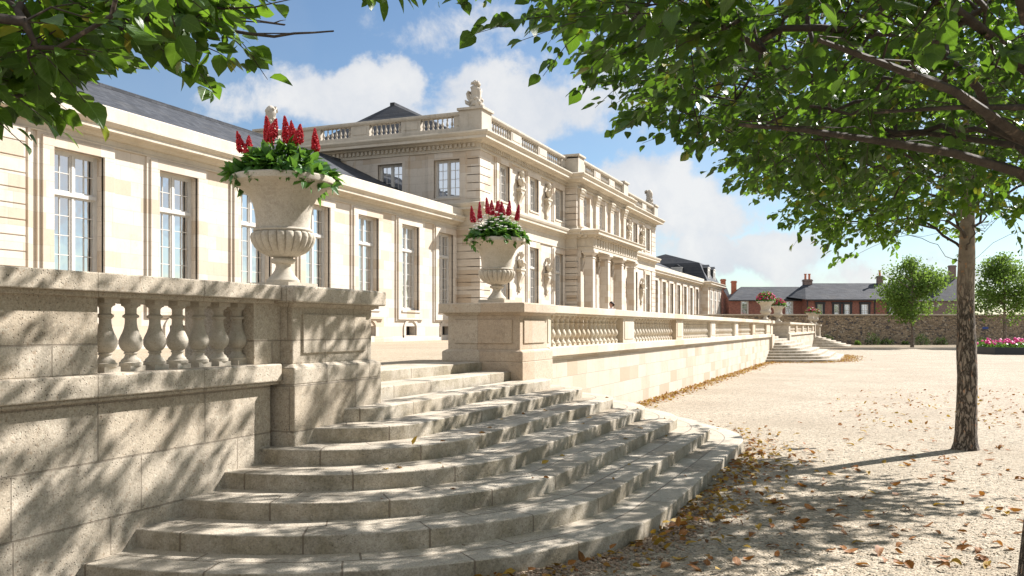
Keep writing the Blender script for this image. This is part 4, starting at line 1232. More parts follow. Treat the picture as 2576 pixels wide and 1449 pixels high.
# central projection
c_ops = [(55.05+3.65*i, 56.5+3.65*i, 8.65, 10.65) for i in range(3)]
m = MB(); wall_open(m, 'x', CX, MY0, MY1, 8.2, z_t, c_ops, .45)
m.quad((PX, MY0, TZ), (CX, MY0, TZ), (CX, MY0, z_t), (PX, MY0, z_t)); m.quad((CX, MY1, TZ), (PX, MY1, TZ), (PX, MY1, z_t), (CX, MY1, z_t))
g_ops = [(55.15+3.55*i, 56.75+3.55*i, TZ, 6.2) for i in range(3)]
wall_open(m, 'x', CX, MY0, MY1, TZ, 8.2, g_ops, .5)
m.build('central_wall', M['facade'], PAL)
for a, b, c, d in c_ops: window(wm_up, (CX-.22, a, c))
for a, b, c, d in c_ops:
    s = MB()
    s.box(CX-.02, CX+.07, a-.22, a, c-.25, d+.22); s.box(CX-.02, CX+.07, b, b+.22, c-.25, d+.22); s.box(CX-.02, CX+.07, a, b, d, d+.22); s.box(CX-.02, CX+.10, a-.0, b+.0, c-.25, c)
    s.build('window_surround', M['facade'], PAL, 0, .01)
# arched openings of the porch: spandrels and doors
for a, b, c, d in g_ops:
    s = MB()
    ym = (a+b)/2; r = (b-a)/2; n = 14; zc = d-r
    for i in range(n):
        t0, t1 = math.pi*i/n, math.pi*(i+1)/n
        p0 = (ym+r*math.cos(t0), zc+r*math.sin(t0)); p1 = (ym+r*math.cos(t1), zc+r*math.sin(t1))
        for x in (CX-.004, ):
            s.quad((x, p0[0], p0[1]), (x, p0[0], d), (x, p1[0], d), (x, p1[0], p1[1]))
        s.quad((CX-.004, p0[0], p0[1]), (CX-.004, p1[0], p1[1]), (CX-.5, p1[0], p1[1]), (CX-.5, p0[0], p0[1]))
        o0 = (ym+(r+.2)*math.cos(t0), zc+(r+.2)*math.sin(t0)); o1 = (ym+(r+.2)*math.cos(t1), zc+(r+.2)*math.sin(t1))
        s.quad((CX+.06, p0[0], p0[1]), (CX+.06, o0[0], o0[1]), (CX+.06, o1[0], o1[1]), (CX+.06, p1[0], p1[1]))
        s.quad((CX+.06, o0[0], o0[1]), (CX-.01, o0[0], o0[1]), (CX-.01, o1[0], o1[1]), (CX+.06, o1[0], o1[1]))
        s.quad((CX+.06, p0[0], p0[1]), (CX+.06, p1[0], p1[1]), (CX-.01, p1[0], p1[1]), (CX-.01, p0[0], p0[1]))
    s.box(CX-.01, CX+.06, a-.2, a, TZ, zc); s.box(CX-.01, CX+.06, b, b+.2, TZ, zc)
    s.build('arch_surround', M['facade'], PAL)
dr = window_meshes(1.6, 4.79, 2, 5, 2, 3.6)
for a, b, c, d in g_ops:
    o = window(dr, (CX-.45, a, TZ)); o.name = 'glazed_door'
# quoins
def quoin(*args):
    q = MB(); rusticated(q, *args); q.build('quoin', M['facade'], PAL, 0, .008)
for y0, y1 in ((SY-.05, SY+1.35), (EY-1.35, EY+.05)):
    quoin(PX-.75, PX+.05, y0, y1, 1.56, 7.05, 14); quoin(PX-.75, PX+.05, y0, y1, 8.5, 10.95, 6)
quoin(FX-.02, PX-.2, SY-.045, SY+.3, 1.56, 7.05, 14)
for y0, y1 in ((MY0-.05, MY0+.45), (MY1-.45, MY1+.05)):
    quoin(PX-.1, CX+.05, y0, y1, 1.56, 7.05, 14); quoin(PX-.1, CX+.05, y0, y1, 8.5, 10.95, 6)
# pilasters with capitals
for i in range(4):
    q = MB(); cp = MB(); y = 54.33 + 3.6*i
    q.box(CX-.02, CX+.16, y-.34, y+.34, 8.62, 10.35); q.box(CX-.02, CX+.22, y-.41, y+.41, 8.5, 8.64)
    cp.frustum(CX-.02, CX+.17, y-.34, y+.34, 10.36, CX-.02, CX+.30, y-.46, y+.46, 10.85); cp.box(CX-.02, CX+.33, y-.48, y+.48, 10.86, 10.95); cp.box(CX-.02, CX+.2, y-.37, y+.37, 10.33, 10.39)
    for kk in range(5):
        yy = y-.36+.18*kk; cp.ball((CX+.20, yy, 10.50), .05, .075, .10, 8, 6); cp.ball((CX+.26, yy, 10.70), .06, .08, .10, 8, 6)
    for sg in (-1, 1): cp.ball((CX+.29, y+sg*.42, 10.80), .07, .09, .09, 8, 6)
    o = q.build('pilaster', M['facade'], PAL, 0, .01); c_ = cp.build('capital', M['facade_trim'], PAL, R(50)); c_.parent = o
# front outline used by string courses, cornice and parapet
F_out = [(-31.7, EY), (PX, EY), (PX, MY1), (CX, MY1), (CX, MY0), (PX, MY0), (PX, SY), (-31.7, SY)][::-1]
def band(name, prof, path=F_out, mat='facade_trim'):
    c = MB(); c.sweep([(p[0], p[1]) for p in path], prof); return c.build(name, M[mat], PAL)
band('plinth', [(-.02, TZ-.05), (.09, TZ-.05), (.09, 1.54), (.06, 1.58), (-.02, 1.58)], F_out)
band('string_course', [(-.02, 7.02), (.08, 7.05), (.08, 7.12), (.03, 7.15), (.03, 7.72), (.10, 7.76), (.14, 7.88), (.22, 7.92), (.40, 7.95), (.40, 8.06), (.46, 8.12), (.50, 8.22), (.50, 8.27), (.10, 8.36), (.09, 8.50), (-.02, 8.50)])
band('frieze', [(-.02, 10.93), (.10, 10.95), (.10, 11.02), (.05, 11.04), (.05, 11.10), (-.02, 11.10)])
CORN = [(-.1, 11.09), (.06, 11.10), (.06, 11.30), (.24, 11.34), (.30, 11.40), (.66, 11.42), (.66, 11.56), (.70, 11.58), (.80, 11.70), (.80, 11.77), (.55, 11.84), (-.1, 11.90)]
dn = MB()
def dentils(p0, p1, out, z0, z1, w=.13, pitch=.25, dep=.12):
    a, b = Vector(p0), Vector(p1); L = (b-a).length; d = (b-a)/L; nrm = Vector((d.y, -d.x)); n = int(L/pitch)
    for i in range(n):
        c = a + d*(pitch*(i+.5)); e = c + d*w; f = c + nrm*(out+dep); g = e + nrm*(out+dep); c2 = c + nrm*out; e2 = e + nrm*out
        xs = [c2.x, e2.x, f.x, g.x]; ys = [c2.y, e2.y, f.y, g.y]
        dn.box(min(xs), max(xs), min(ys), max(ys), z0, z1)
for a, b in zip(F_out[:-1], F_out[1:]):
    if abs(a[0]-b[0]) > 1 or abs(a[1]-b[1]) > 1: dentils(a, b, .05, 11.12, 11.31)
dn.sweep(F_out, CORN); dn.build('main_cornice', M['facade_trim'], PAL)
# parapet with small balusters
PZ0, PZ1 = 11.88, 12.92
band('parapet_base', [(-.22, PZ0-.06), (.16, PZ0-.06), (.16, PZ0+.22), (.12, PZ0+.26), (-.22, PZ0+.26)], mat='parapet')
PAR = band('parapet', [(-.24, PZ1-.19), (.14, PZ1-.19), (.18, PZ1-.14), (.20, PZ1-.10), (.20, PZ1-.015), (.18, PZ1), (-.24, PZ1)], mat='parapet')
me_pb = baluster_mesh('baluster', M['parapet'], 9, PZ1-.19-PZ0-.24, .72)
nb = 0
def parapet_run(p0, p1, spans, per):
    global nb
    a, b = Vector(p0), Vector(p1); L = (b-a).length; d = (b-a)/L; nrm = Vector((d.y, -d.x)); prev = 0.0
    def blk(s0, s1, o, z0, z1, pp):
        c = [a+d*s0+nrm*o, a+d*s1+nrm*o, a+d*s0-nrm*.18, a+d*s1-nrm*.18]
        pp.box(min(v.x for v in c), max(v.x for v in c), min(v.y for v in c), max(v.y for v in c), z0, z1)
    for s0, s1 in spans + [(L, L)]:
        if s0-prev > .02:
            pp = MB(); blk(prev, s0, .10, PZ0+.24, PZ1-.17, pp)
            if s0-prev > .8: blk(prev+.16, s0-.16, .125, PZ0+.36, PZ1-.29, pp)
            pp.build('parapet_pier', M['parapet'], PAL, 0, .015)
        prev = s1
        if s1 > s0:
            for i in range(per):
                q_ = a+d*(s0+(s1-s0)*(i+.5)/per)-nrm*.02
                link('baluster', me_pb, PAR, (q_.x, q_.y, PZ0+.25)); nb += 1
side = [(1.0+3.05*i, 2.9+3.05*i) for i in range(4)]
parapet_run((-31.7, SY), (PX, SY), side, 7)
parapet_run((PX, SY), (PX, MY0), [(1.3+4.2*i, 4.0+4.2*i) for i in range(3)], 8)
parapet_run((PX, MY0), (CX, MY0), [], 0)
parapet_run((CX, MY0), (CX, MY1), [(1.6+3.6*i, 3.7+3.6*i) for i in range(3)], 7)
parapet_run((CX, MY1), (PX, MY1), [], 0)
parapet_run((PX, MY1), (PX, EY), [(1.3+4.2*i, 4.0+4.2*i) for i in range(3)], 8)
# corner piers
for x, y in ((PX-.4, SY+.4), (-31.3, SY+.4), (PX-.4, EY-.4), (CX-.4, MY0+.42), (CX-.4, MY1-.42)):
    pp = MB(); pp.box(x-.62, x+.62, y-.62, y+.62, PZ0-.04, PZ1+.03); pp.box(x-.72, x+.72, y-.72, y+.72, PZ1+.03, PZ1+.16)
    pp.build('corner_pier', M['parapet'], PAL, 0, .015)
# hipped slate roof behind the parapet
r = MB(); ax = -26.2
r.add([(-19.4, SY+1.1, 11.9), (-19.4, EY-1.1, 11.9), (-30.4, EY-1.1, 11.9), (-30.4, SY+1.1, 11.9), (ax, SY+5.2, 15.2), (ax, EY-5.2, 15.2)],
      [(0, 1, 5, 4), (2, 3, 4, 5), (0, 4, 3), (1, 2, 5)])
r.box(ax-.15, ax+.15, SY+5.1, EY-5.1, 15.1, 15.3)
r.box(-31.2, PX-.1, SY+.3, EY-.3, 11.6, 11.86)
r.build('main_roof', M['slate'], PAL)
# porch
COLX = -16.75
cl = None
for i in range(4):
    y = 54.3+3.5*i
    m = MB()
    m.box(COLX-.42, COLX+.42, y-.42, y+.42, TZ-.02, 1.58); m.box(COLX-.36, COLX+.36, y-.36, y+.36, 1.58, 1.72)
    m.frustum(COLX-.29, COLX+.29, y-.29, y+.29, 1.72, COLX-.27, COLX+.27, y-.27, y+.27, 6.55)
    m.box(COLX-.31, COLX+.31, y-.31, y+.31, 6.45, 6.51); m.frustum(COLX-.28, COLX+.28, y-.28, y+.28, 6.62, COLX-.40, COLX+.40, y-.40, y+.40, 6.80); m.box(COLX-.43, COLX+.43, y-.43, y+.43, 6.80, 6.94)
    m.build('porch_pillar', M['facade'], PAL, 0, .012)
    m = MB(); m.box(CX-.02, CX+.18, y-.30, y+.30, TZ, 6.5); m.box(CX-.02, CX+.25, y-.38, y+.38, 6.5, 6.94); m.build('pilaster', M['facade'], PAL, 0, .01)
Y0, Y1 = 53.95, 65.15
ppath = [(CX-.05, Y0), (COLX+.33, Y0), (COLX+.33, Y1), (CX-.05, Y1)]
ppath = [(p[0], p[1]) for p in ppath]
m = MB(); m.box(CX, COLX+.30, Y0+.03, Y1-.03, 6.94, 8.3)
m.sweep(ppath, [(-.02, 6.94), (.03, 6.94), (.03, 7.12), (.07, 7.14), (.07, 7.18), (0, 7.2), (0, 7.74), (.08, 7.76), (.12, 7.84), (.50, 7.92), (.50, 8.03), (.58, 8.14), (.58, 8.19), (.02, 8.33), (-.02, 8.33)])
dn = m
for a, b in zip(ppath[:-1], ppath[1:]):
    dentils(a, b, 0.0, 7.21, 7.73, .26, .62, .05)
    dentils(a, b, .10, 7.78, 7.90, .18, .42, .30)
dn.build('porch_entablature', M['facade_trim'], PAL)

# busts on scrolled brackets
def bust_meshes():
    m = MB()
    m.box(0, .30, -.36, .36, 1.20, 1.29); m.box(0, .26, -.30, .30, 1.12, 1.20)
    prof = [(.0, 1.12), (.24, 1.12), (.27, 1.0), (.26, .86), (.20, .72), (.12, .55), (.10, .40), (.13, .26), (.12, .16), (.06, .08), (0, .04)]
    n = len(prof)
    for sgn, hw in ((1, .22),):
        vs = [(x, -hw*(.45+.55*(z/1.12)), z) for x, z in prof] + [(x, hw*(.45+.55*(z/1.12)), z) for x, z in prof]
        m.add(vs, [(i, i+1, n+i+1, n+i) for i in range(n-1)] + [tuple(range(n))[::-1], tuple(range(n, 2*n))])
    for sy in (-1, 1):
        pts = []
        for i in range(16):
            a = i*.62; r = .15*(1-i/18); pts.append((.15+r*math.cos(a), sy*.21, .92+r*math.sin(a)))
        m.tube(pts, .035, 5)
        pts = [(.08+.06*math.cos(i*.7)*(1-i/12), sy*.12, .22+.07*math.sin(i*.7)*(1-i/12)) for i in range(10)]
        m.tube(pts, .022, 5)
    m.ball((.05, 0, .02), .06, .07, .09, 8, 6)
    b = MB()
    b.lathe((.16, 0, 1.29), [(.15, 0), (.16, .04), (.10, .08), (.10, .14)], 12)
    b.ball((.17, 0, 1.62), .17, .32, .26, 14, 10, .25, 3); b.ball((.18, -.22, 1.66), .13, .14, .16, 10, 7, .2, 4); b.ball((.18, .22, 1.66), .13, .14, .16, 10, 7, .2, 5)
    for k in range(5): b.tube([(.30, -.24+.1*k, 1.80-.05*k), (.34, -.16+.1*k, 1.60), (.28, -.05+.08*k, 1.45)], [.03, .035, .02], 5)
    b.tube([(.16, 0, 1.74), (.17, 0, 1.90), (.18, 0, 1.98)], [.10, .085, .09], 10)
    b.ball((.18, 0, 2.08), .135, .12, .17, 14, 10); b.ball((.315, 0, 2.06), .035, .025, .045, 6, 5); b.ball((.28, 0, 1.97), .05, .05, .04, 7, 5); b.ball((.28, 0, 2.13), .05, .09, .02, 8, 5)
    for k in range(22):
        a = k*2.4; zz = 2.05+.17*((k % 6)/5); rr = .13*math.sqrt(max(.12, 1-((zz-2.08)/.19)**2))
        if math.cos(a) > .45 and zz < 2.17: continue
        b.ball((.16+rr*math.cos(a), rr*math.sin(a), zz), .045, n=7, m=5)
    return m.mesh('bust_bracket', M['facade_trim'], (0, 0, 0), R(45)), b.mesh('bust', M['facade_trim'], (0, 0, 0), R(60))
bm_ = bust_meshes()
ys = [45.67, 50.12, 119.4-45.67, 119.4-50.12]
for y in ys:
    for z in (8.48, 4.0):
        o = link('bust_bracket', bm_[0], PAL, (PX+.01, y, z))
        c = bpy.data.objects.new('bust', bm_[1]); COL.objects.link(c); c.parent = o
        if y in (50.12, 119.4-45.67): c.rotation_euler = (0, 0, R(14))
# roof sculptures
def trophy(loc, label, kind, rz=0):
    t = empty('roof_sculpture', loc, label, 'sculpture', 'stone sculptures on the corners of the roof parapet')
    m = MB(); m.box(-.55, .55, -.55, .55, 0, .10)
    if kind == 0:
        m.lathe((.06, 0, .1), [(.46, 0), (.47, .25), (.42, .5), (.36, .75), (.36, 1.0), (.38, 1.2), (.34, 1.36), (.22, 1.45)], 20, lambda k, z, a: 1+.09*math.sin(a*7+z*3)+.05*math.sin(a*3-z*5))
        for k in range(13):
            a = k*2.4; m.ball((.05+(.44-.01*k)*math.cos(a), (.44-.01*k)*math.sin(a), .18+.055*k), .19, .17, .16, 9, 7, .5, k)
        for k in range(12):
            f = k/11; m.ball((.02+.20*math.sin(f*9), .20*math.cos(f*9), 1.25+.62*f), .22-.07*f, .21-.07*f, .19, 9, 7, .5, 20+k)
        for k in range(7):
            a = -1.2+.4*k
            m.tube([(.05, .05*a, 1.35), (.10, .16*a, 1.75), (.08, .24*a, 1.98-.09*abs(a)), (-.06, .30*a, 1.96-.11*abs(a)), (-.14, .31*a, 1.82-.1*abs(a))], [.11, .12, .11, .08, .03], 7)
        for k in range(5):
            m.tube([(-.20, -.12*k+.24, .5), (-.44, -.12*k+.24, .85), (-.54, -.11*k+.22, 1.15), (-.46, -.10*k+.2, 1.33), (-.34, -.10*k+.2, 1.28)], [.10, .13, .12, .08, .03], 6)
        for k in range(6):
            m.tube([(-.3, -.1*k+.25, .35), (-.58, -.12*k+.3, .5), (-.70, -.12*k+.3, .72)], [.10, .11, .03], 6)
    else:
        m.lathe((0, 0, .1), [(.44, 0), (.42, .2), (.34, .45), (.30, .7), (.36, .95), (.42, 1.2), (.40, 1.45), (.30, 1.7), (.15, 1.85)], 16, lambda k, z, a: 1+.10*math.sin(a*6+z*4))
        for k in range(26):
            a = k*2.4; z = .25+1.5*k/26; r = .34+.08*math.sin(z*4)
            m.ball((r*math.cos(a), r*math.sin(a), z), .13, .13, .12, 8, 6, .4, k)
        for k in range(6):
            m.tube([(-.1, .1*k-.25, 1.5), (-.3, .1*k-.25, 1.85), (-.52, .1*k-.25, 1.75-.03*k), (-.55, .1*k-.25, 1.5)], [.10, .13, .10, .03], 6)
    me = m.mesh('carving', M['parapet'], (0, 0, 0), R(55))
    link('carving', me, t, loc, rz)
    t.scale = (.72,)*3
    return t
trophy((PX-.4, SY+.4, PZ1+.16), 'plumed stone trophy on the near front corner of the palace parapet', 0, R(-10))
trophy((-31.3, SY+.4, PZ1+.16), 'weathered stone sculpture on the rear corner of the parapet, above the red flowers', 1, R(-80))
trophy((PX-.4, EY-.4, PZ1+.16), 'distant stone sculpture on the far front corner of the palace parapet', 1, R(10))

# end pavilion of the far wing with its mansard
m = MB(); EX = -18.6
m.box(-31, EX, 109.2, 119.5, 1.3, 7.3); 
for y in (110.4, 113.5, 116.6): m.box(EX-.02, EX+.06, y-.3, y, 2.6, 6.8); m.box(EX-.02, EX+.06, y+1.5, y+1.8, 2.6, 6.8); m.box(EX-.02, EX+.12, y-.4, y+1.9, 6.8, 7.0)
m.build('end_pavilion_wall', M['facade'], PAL)
for y in (110.4, 113.5, 116.6): window(wm_gr, (EX+.02, y+.02, 2.65))
m = MB(); m.sweep([(-31, 109.2), (EX, 109.2), (EX, 119.5), (-31, 119.5)], [(0, 7.0), (.1, 7.05), (.15, 7.25), (.5, 7.35), (.5, 7.5), (.62, 7.62), (.62, 7.68), (.3, 7.75), (-.2, 7.75), (-.2, 7.0)]); m.build('end_pavilion_cornice', M['facade_trim'], PAL)
r = MB(); a0, a1, b0, b1 = -30.6, EX-.1, 109.5, 119.2; i = 1.25
r.add([(a0, b0, 7.7), (a1, b0, 7.7), (a1, b1, 7.7), (a0, b1, 7.7), (a0+i, b0+i, 10.15), (a1-i, b0+i, 10.15), (a1-i, b1-i, 10.15), (a0+i, b1-i, 10.15), (-24.6, 112.6, 11.5), (-24.6, 116, 11.5)],
      [(0, 1, 5, 4), (1, 2, 6, 5), (2, 3, 7, 6), (3, 0, 4, 7), (4, 5, 8), (5, 6, 9, 8), (6, 7, 9), (7, 4, 8, 9)])
mr = r.build('mansard_roof', M['slate'], PAL)
def dormer(x, y, rz):
    m = MB(); m.box(-1.3, .0, -.62, .62, 0, 1.65); m.frustum(-1.4, .12, -.75, .75, 1.66, -1.4, .1, -.05, .05, 2.1)
    o = link('dormer', m.mesh('dormer', M['slate']), PAL, (x, y, 7.85), rz)
    f = MB(); f.box(.0, .10, -.70, -.42, -.1, 1.62); f.box(.0, .10, .42, .70, -.1, 1.62); f.box(0, .14, -.74, .74, 1.62, 1.76); f.box(0, .08, -.42, .42, 1.3, 1.62); f.box(0, .07, -.03, .03, .05, 1.3); f.box(0, .07, -.42, .42, .62, .67)
    c = bpy.data.objects.new('dormer_frame', f.mesh('dormer_frame', M['paint'])); COL.objects.link(c); c.parent = o
    g = MB(); g.quad((.03, -.42, .0), (.03, .42, .0), (.03, .42, 1.3), (.03, -.42, 1.3)); c = bpy.data.objects.new('dormer_pane', g.mesh('dormer_pane', M['glass'])); COL.objects.link(c); c.parent = o
dormer(-22.6, 109.95, R(-90)); dormer(EX-.45, 112.0, 0); dormer(EX-.45, 116.2, 0)
# ------------------------------------------------------------------ far boundary wall, houses, young trees
def far_wall():
    a = CF(-5, 104.5); b = CF(75, 104.5)
    d = (b-a).normalized(); n = Vector((d.y, -d.x, 0))   # towards the camera
    if n.dot(-a) < 0: n = -n
    t = empty('boundary_wall', ((a+b)/2).to_tuple(), 'long rubble stone boundary wall of brown stones with pale coping at the end of the courtyard', 'wall')
    m = MB(); N = 90; vs = []; fs = []
    for i in range(N+1):
        p = a + (b-a)*i/N
        for j in range(7):
            z = -.2 + 3.68*j/6; q = p + n*(.25+.05*noise.noise(Vector((i*.9, j*.8, 2))))
            vs.append((q.x, q.y, z))
    for i in range(N):
        for j in range(6): fs.append((i*7+j, (i+1)*7+j, (i+1)*7+j+1, i*7+j+1))
    m.add(vs, fs); m.build('masonry', M['rubble'], t, R(60))
    m = MB(); q0, q1 = a - n*.35, b - n*.35; r0, r1 = a + n*.40, b + n*.40
    m.add([(q0.x, q0.y, 3.46), (q1.x, q1.y, 3.46), (r1.x, r1.y, 3.46), (r0.x, r0.y, 3.46), (q0.x, q0.y, 3.63), (q1.x, q1.y, 3.63), (r1.x, r1.y, 3.61), (r0.x, r0.y, 3.61)],
          [(0, 3, 2, 1), (4, 5, 6, 7), (0, 1, 5, 4), (1, 2, 6, 5), (2, 3, 7, 6), (3, 0, 4, 7)])
    m.build('coping', M['near_trim'], t)
    # planting strip at its foot
    m = MB(); c0, c1 = a + n*.3, b + n*.3; e0, e1 = CF(18, 84.5), CF(75, 84.5); c0 = CF(13.2, 104.2)
    m.add([(c0.x, c0.y, .05), (c1.x, c1.y, .05), (e1.x, e1.y, .03), (e0.x, e0.y, .03)], [(0, 1, 2, 3)]); o = m.build('planting_strip', M['soil']); setp(o, 'narrow strip of bare earth below the boundary wall', 'earth strip', kind='structure')
    m = MB(); f = (e0-e1).normalized(); g = Vector((-f.y, f.x, 0)); 
    pts = [e0, e1]; w = Vector((d.y, -d.x, 0))
    k0, k1 = CF(17.5, 84.4), CF(75, 84.4); k2, k3 = CF(75, 84.1), CF(17.5, 84.1)
    m.add([(k0.x, k0.y, -.05), (k1.x, k1.y, -.05), (k2.x, k2.y, -.05), (k3.x, k3.y, -.05), (k0.x, k0.y, .13), (k1.x, k1.y, .13), (k2.x, k2.y, .13), (k3.x, k3.y, .13)], [(4, 5, 6, 7), (0, 1, 5, 4), (1, 2, 6, 5), (2, 3, 7, 6), (3, 0, 4, 7)])
    o = m.build('kerb', M['court_trim']); setp(o, 'low stone kerb between gravel and planting strip', 'kerb', kind='structure')
far_wall()

def house_frame(lat0, lat1, d):
    """local builder: u along the front, v away from the camera"""
    return lambda u, v, z: tuple(CF(u, d+v, z))
def hbox(m, H, u0, u1, v0, v1, z0, z1):
    P = [H(u0, v0, z0), H(u1, v0, z0), H(u1, v1, z0), H(u0, v1, z0), H(u0, v0, z1), H(u1, v0, z1), H(u1, v1, z1), H(u0, v1, z1)]
    m.add(P, [(0, 3, 2, 1), (4, 5, 6, 7), (0, 1, 5, 4), (1, 2, 6, 5), (2, 3, 7, 6), (3, 0, 4, 7)])
def hwall(m, H, u0, u1, z0, z1, ops, dep=.2):
    us = sorted(set([u0, u1]+[x for o in ops for x in o[:2]])); zs = sorted(set([z0, z1]+[x for o in ops for x in o[2:]]))
    for a, b in zip(us, us[1:]):
        for c, e in zip(zs, zs[1:]):
            if any(o[0] < (a+b)/2 < o[1] and o[2] < (c+e)/2 < o[3] for o in ops): continue
            m.quad(H(a, 0, c), H(b, 0, c), H(b, 0, e), H(a, 0, e))
    for a, b, c, e in ops:
        m.quad(H(a, 0, c), H(a, 0, e), H(a, dep, e), H(a, dep, c)); m.quad(H(b, 0, c), H(b, dep, c), H(b, dep, e), H(b, 0, e)); m.quad(H(a, 0, e), H(b, 0, e), H(b, dep, e), H(a, dep, e)); m.quad(H(a, 0, c), H(a, dep, c), H(b, dep, c), H(b, 0, c))

def hwin(t, H, a, b, z0, z1, white):
    m = MB(); w = .09 if white else .11
    mat = M['paint'] if white else M['iron']
    if white: hbox(m, H, a-.10, b+.10, -.10, .05, z1, z1+.16); hbox(m, H, a-.10, a+.02, -.06, .1, z0, z1); hbox(m, H, b-.02, b+.10, -.06, .1, z0, z1)
    else: hbox(m, H, a-.30, b+.30, -.12, .05, z1, z1+.28); hbox(m, H, a-.24, a, -.08, .1, z0, z1); hbox(m, H, b, b+.24, -.08, .1, z0, z1)
    o = m.build('window', mat, t)
    g = MB(); zm = (z0+z1)/2
    hbox(g, H, a, b, .06, .12, z0, z0+.08); hbox(g, H, a, b, .06, .12, z1-.08, z1); hbox(g, H, a, a+.07, .06, .12, z0, z1); hbox(g, H, b-.07, b, .06, .12, z0, z1); hbox(g, H, a, b, .05, .12, zm-.04, zm+.04)
    for i in range(1, 4): u = a+(b-a)*i/4; hbox(g, H, u-.018, u+.018, .08, .12, z0, z1)
    for i in range(1, 6): z = z0+(z1-z0)*i/6; hbox(g, H, a, b, .08, .12, z-.018, z+.018)
    c = g.build('sash', M['paint'], t); c.parent = o; c.location = (0, 0, 0)
    p = MB(); p.quad(H(a, .13, z0), H(b, .13, z0), H(b, .13, z1), H(a, .13, z1)); hbox(p, H, a-.2, b+.2, .5, .55, z0-.3, z1+.3)
    c = p.build('pane', M['glass'], t); c.parent = o; c.location = (0, 0, 0)
    q = MB(); hbox(q, H, a-.1, b+.1, .3, .34, z0-.1, z0+(z1-z0)*.55); c = q.build('curtain', M['dark'], t); c.parent = o; c.location = (0, 0, 0)

def chimney(t, H, u, v, w, z0, z1, mat, pots=0):
    m = MB(); hbox(m, H, u-w/2, u+w/2, v-w*.4, v+w*.4, z0, z1-.25); hbox(m, H, u-w/2-.07, u+w/2+.07, v-w*.4-.07, v+w*.4+.07, z1-.25, z1-.10); hbox(m, H, u-w/2, u+w/2, v-w*.4, v+w*.4, z1-.10, z1)
    o = m.build('chimney', mat, t)
    for k in range(pots):
        p = MB(); c = H(u-w*.25+w*.5*k/max(1, pots-1) if pots > 1 else u, v, z1); p.lathe(c, [(.16, 0), (.14, .1), (.13, .6), (.18, .65), (.18, .75), (.10, .75)], 10)
        q = p.build('chimney_pot', M['pot'], t, R(40)); q.parent = o; q.location = (0, 0, 0)
M['pot'] = simple('terracotta', (0.46, 0.17, 0.095), 0.8, 0.3, 8.0)
M['brick_orange'] = M['pot']
def LT_(px, d): return (px-CXP)/FPX*d
def ZT_(py, d): return EYE+(HOR-py)/FPX*d

# left brick house
d = 115.0; H = house_frame(0, 0, d)
u0, u1 = LT_(1834, d), LT_(2027, d)
t = empty('brick_house', CF((u0+u1)/2, d).to_tuple(), 'low red brick house with white sash windows and grey slate roof behind the boundary wall', 'house', 'brick houses behind the boundary wall')
ez, rz_ = ZT_(754, d), ZT_(721.5, d+4)
wz0, wz1 = ZT_(790, d)-.3, ZT_(758, d)
W1 = [(LT_(1865.5, d), LT_(1880.5, d)), (LT_(1921, d), LT_(1935.5, d)), (LT_(1977, d), LT_(1993, d))]
m = MB(); hwall(m, H, u0, u1, 0, ez, [(a, b, wz0, wz1) for a, b in W1]); m.quad(H(u0, 0, 0), H(u0, 8, 0), H(u0, 8, ez), H(u0, 0, ez)); m.add([H(u0, 0, ez), H(u0, 8, ez), H(u0, 4, rz_)], [(0, 1, 2)]); m.build('wall', M['brick'], t)
for a, b in W1: hwin(t, H, a, b, wz0, wz1, True)
m = MB(); ov = .25
P = [H(u0-.15, -ov, ez-.05), H(u1+.4, -ov, ez-.05), H(u1+.4, 4, rz_), H(u0+2.6, 4, rz_), H(u0+.6, 8.2, ez), H(u1+.4, 8.2, ez)]
m.add(P, [(0, 1, 2, 3), (3, 2, 5, 4), (0, 3, 4)]); m.build('roof', M['slate'], t)
m = MB(); hbox(m, H, u0-.1, u1, -ov-.1, -ov+.02, ez-.18, ez-.04); m.build('gutter', M['iron'], t)
chimney(t, H, LT_(1846, d+4), 4, .62, rz_-1.0, ZT_(706.5, d+4), M['pot'])
# right brick house
d2 = 113.0; H2 = house_frame(0, 0, d2)
v0, v1 = LT_(2029, d2), LT_(2300, d2)
t = empty('brick_house', CF((v0+v1)/2, d2).to_tuple(), 'red brick house with dark window frames, half hidden by a young tree', 'house', 'brick houses behind the boundary wall')
ez2, rz2 = ZT_(752.5, d2), ZT_(712.5, d2+4.2)
W2_ = [(LT_(px0, d2), LT_(px1, d2)) for px0, px1 in ((2056, 2070), (2098, 2111.5), (2124, 2138.5), (2167, 2184.5), (2236, 2250))]
z0_, z1_ = ZT_(790, d2)-.3, ZT_(765, d2)
m = MB(); hwall(m, H2, v0, v1, 0, ez2, [(a, b, z0_, z1_) for a, b in W2_]); m.quad(H2(v0, 0, 0), H2(v0, 8, 0), H2(v0, 8, ez2), H2(v0, 0, ez2)); m.build('wall', M['brick'], t)
for a, b in W2_: hwin(t, H2, a, b, z0_, z1_, False)
m = MB()
P = [H2(v0-.2, -.3, ez2-.05), H2(v1, -.3, ez2-.05), H2(v1, 4.2, rz2), H2(v0+1.2, 4.2, rz2), H2(v0-.9, 8.5, ez2), H2(v1, 8.5, ez2), H2(v0-1.9, 2.0, ez2+.35)]
m.add(P, [(0, 1, 2, 3), (3, 2, 5, 4), (0, 3, 6), (6, 3, 4)]); m.build('roof', M['slate'], t)
m = MB(); hbox(m, H2, v0, v1, -.42, -.28, ez2-.2, ez2-.04)
for px in (2030.5, 2200): hbox(m, H2, LT_(px, d2)-.06, LT_(px, d2)+.06, -.16, -.04, .5, ez2-.1)
m.build('gutter', M['iron'], t)
M['brick_grey'] = simple('sooty_brick', (0.18, 0.135, 0.12), 0.9, 0.35, 7.0)
chimney(t, H2, LT_(2031, d2+4.2), 4.2, 1.05, rz2-1.3, ZT_(703, d2+4.2), M['brick_grey'], 2)
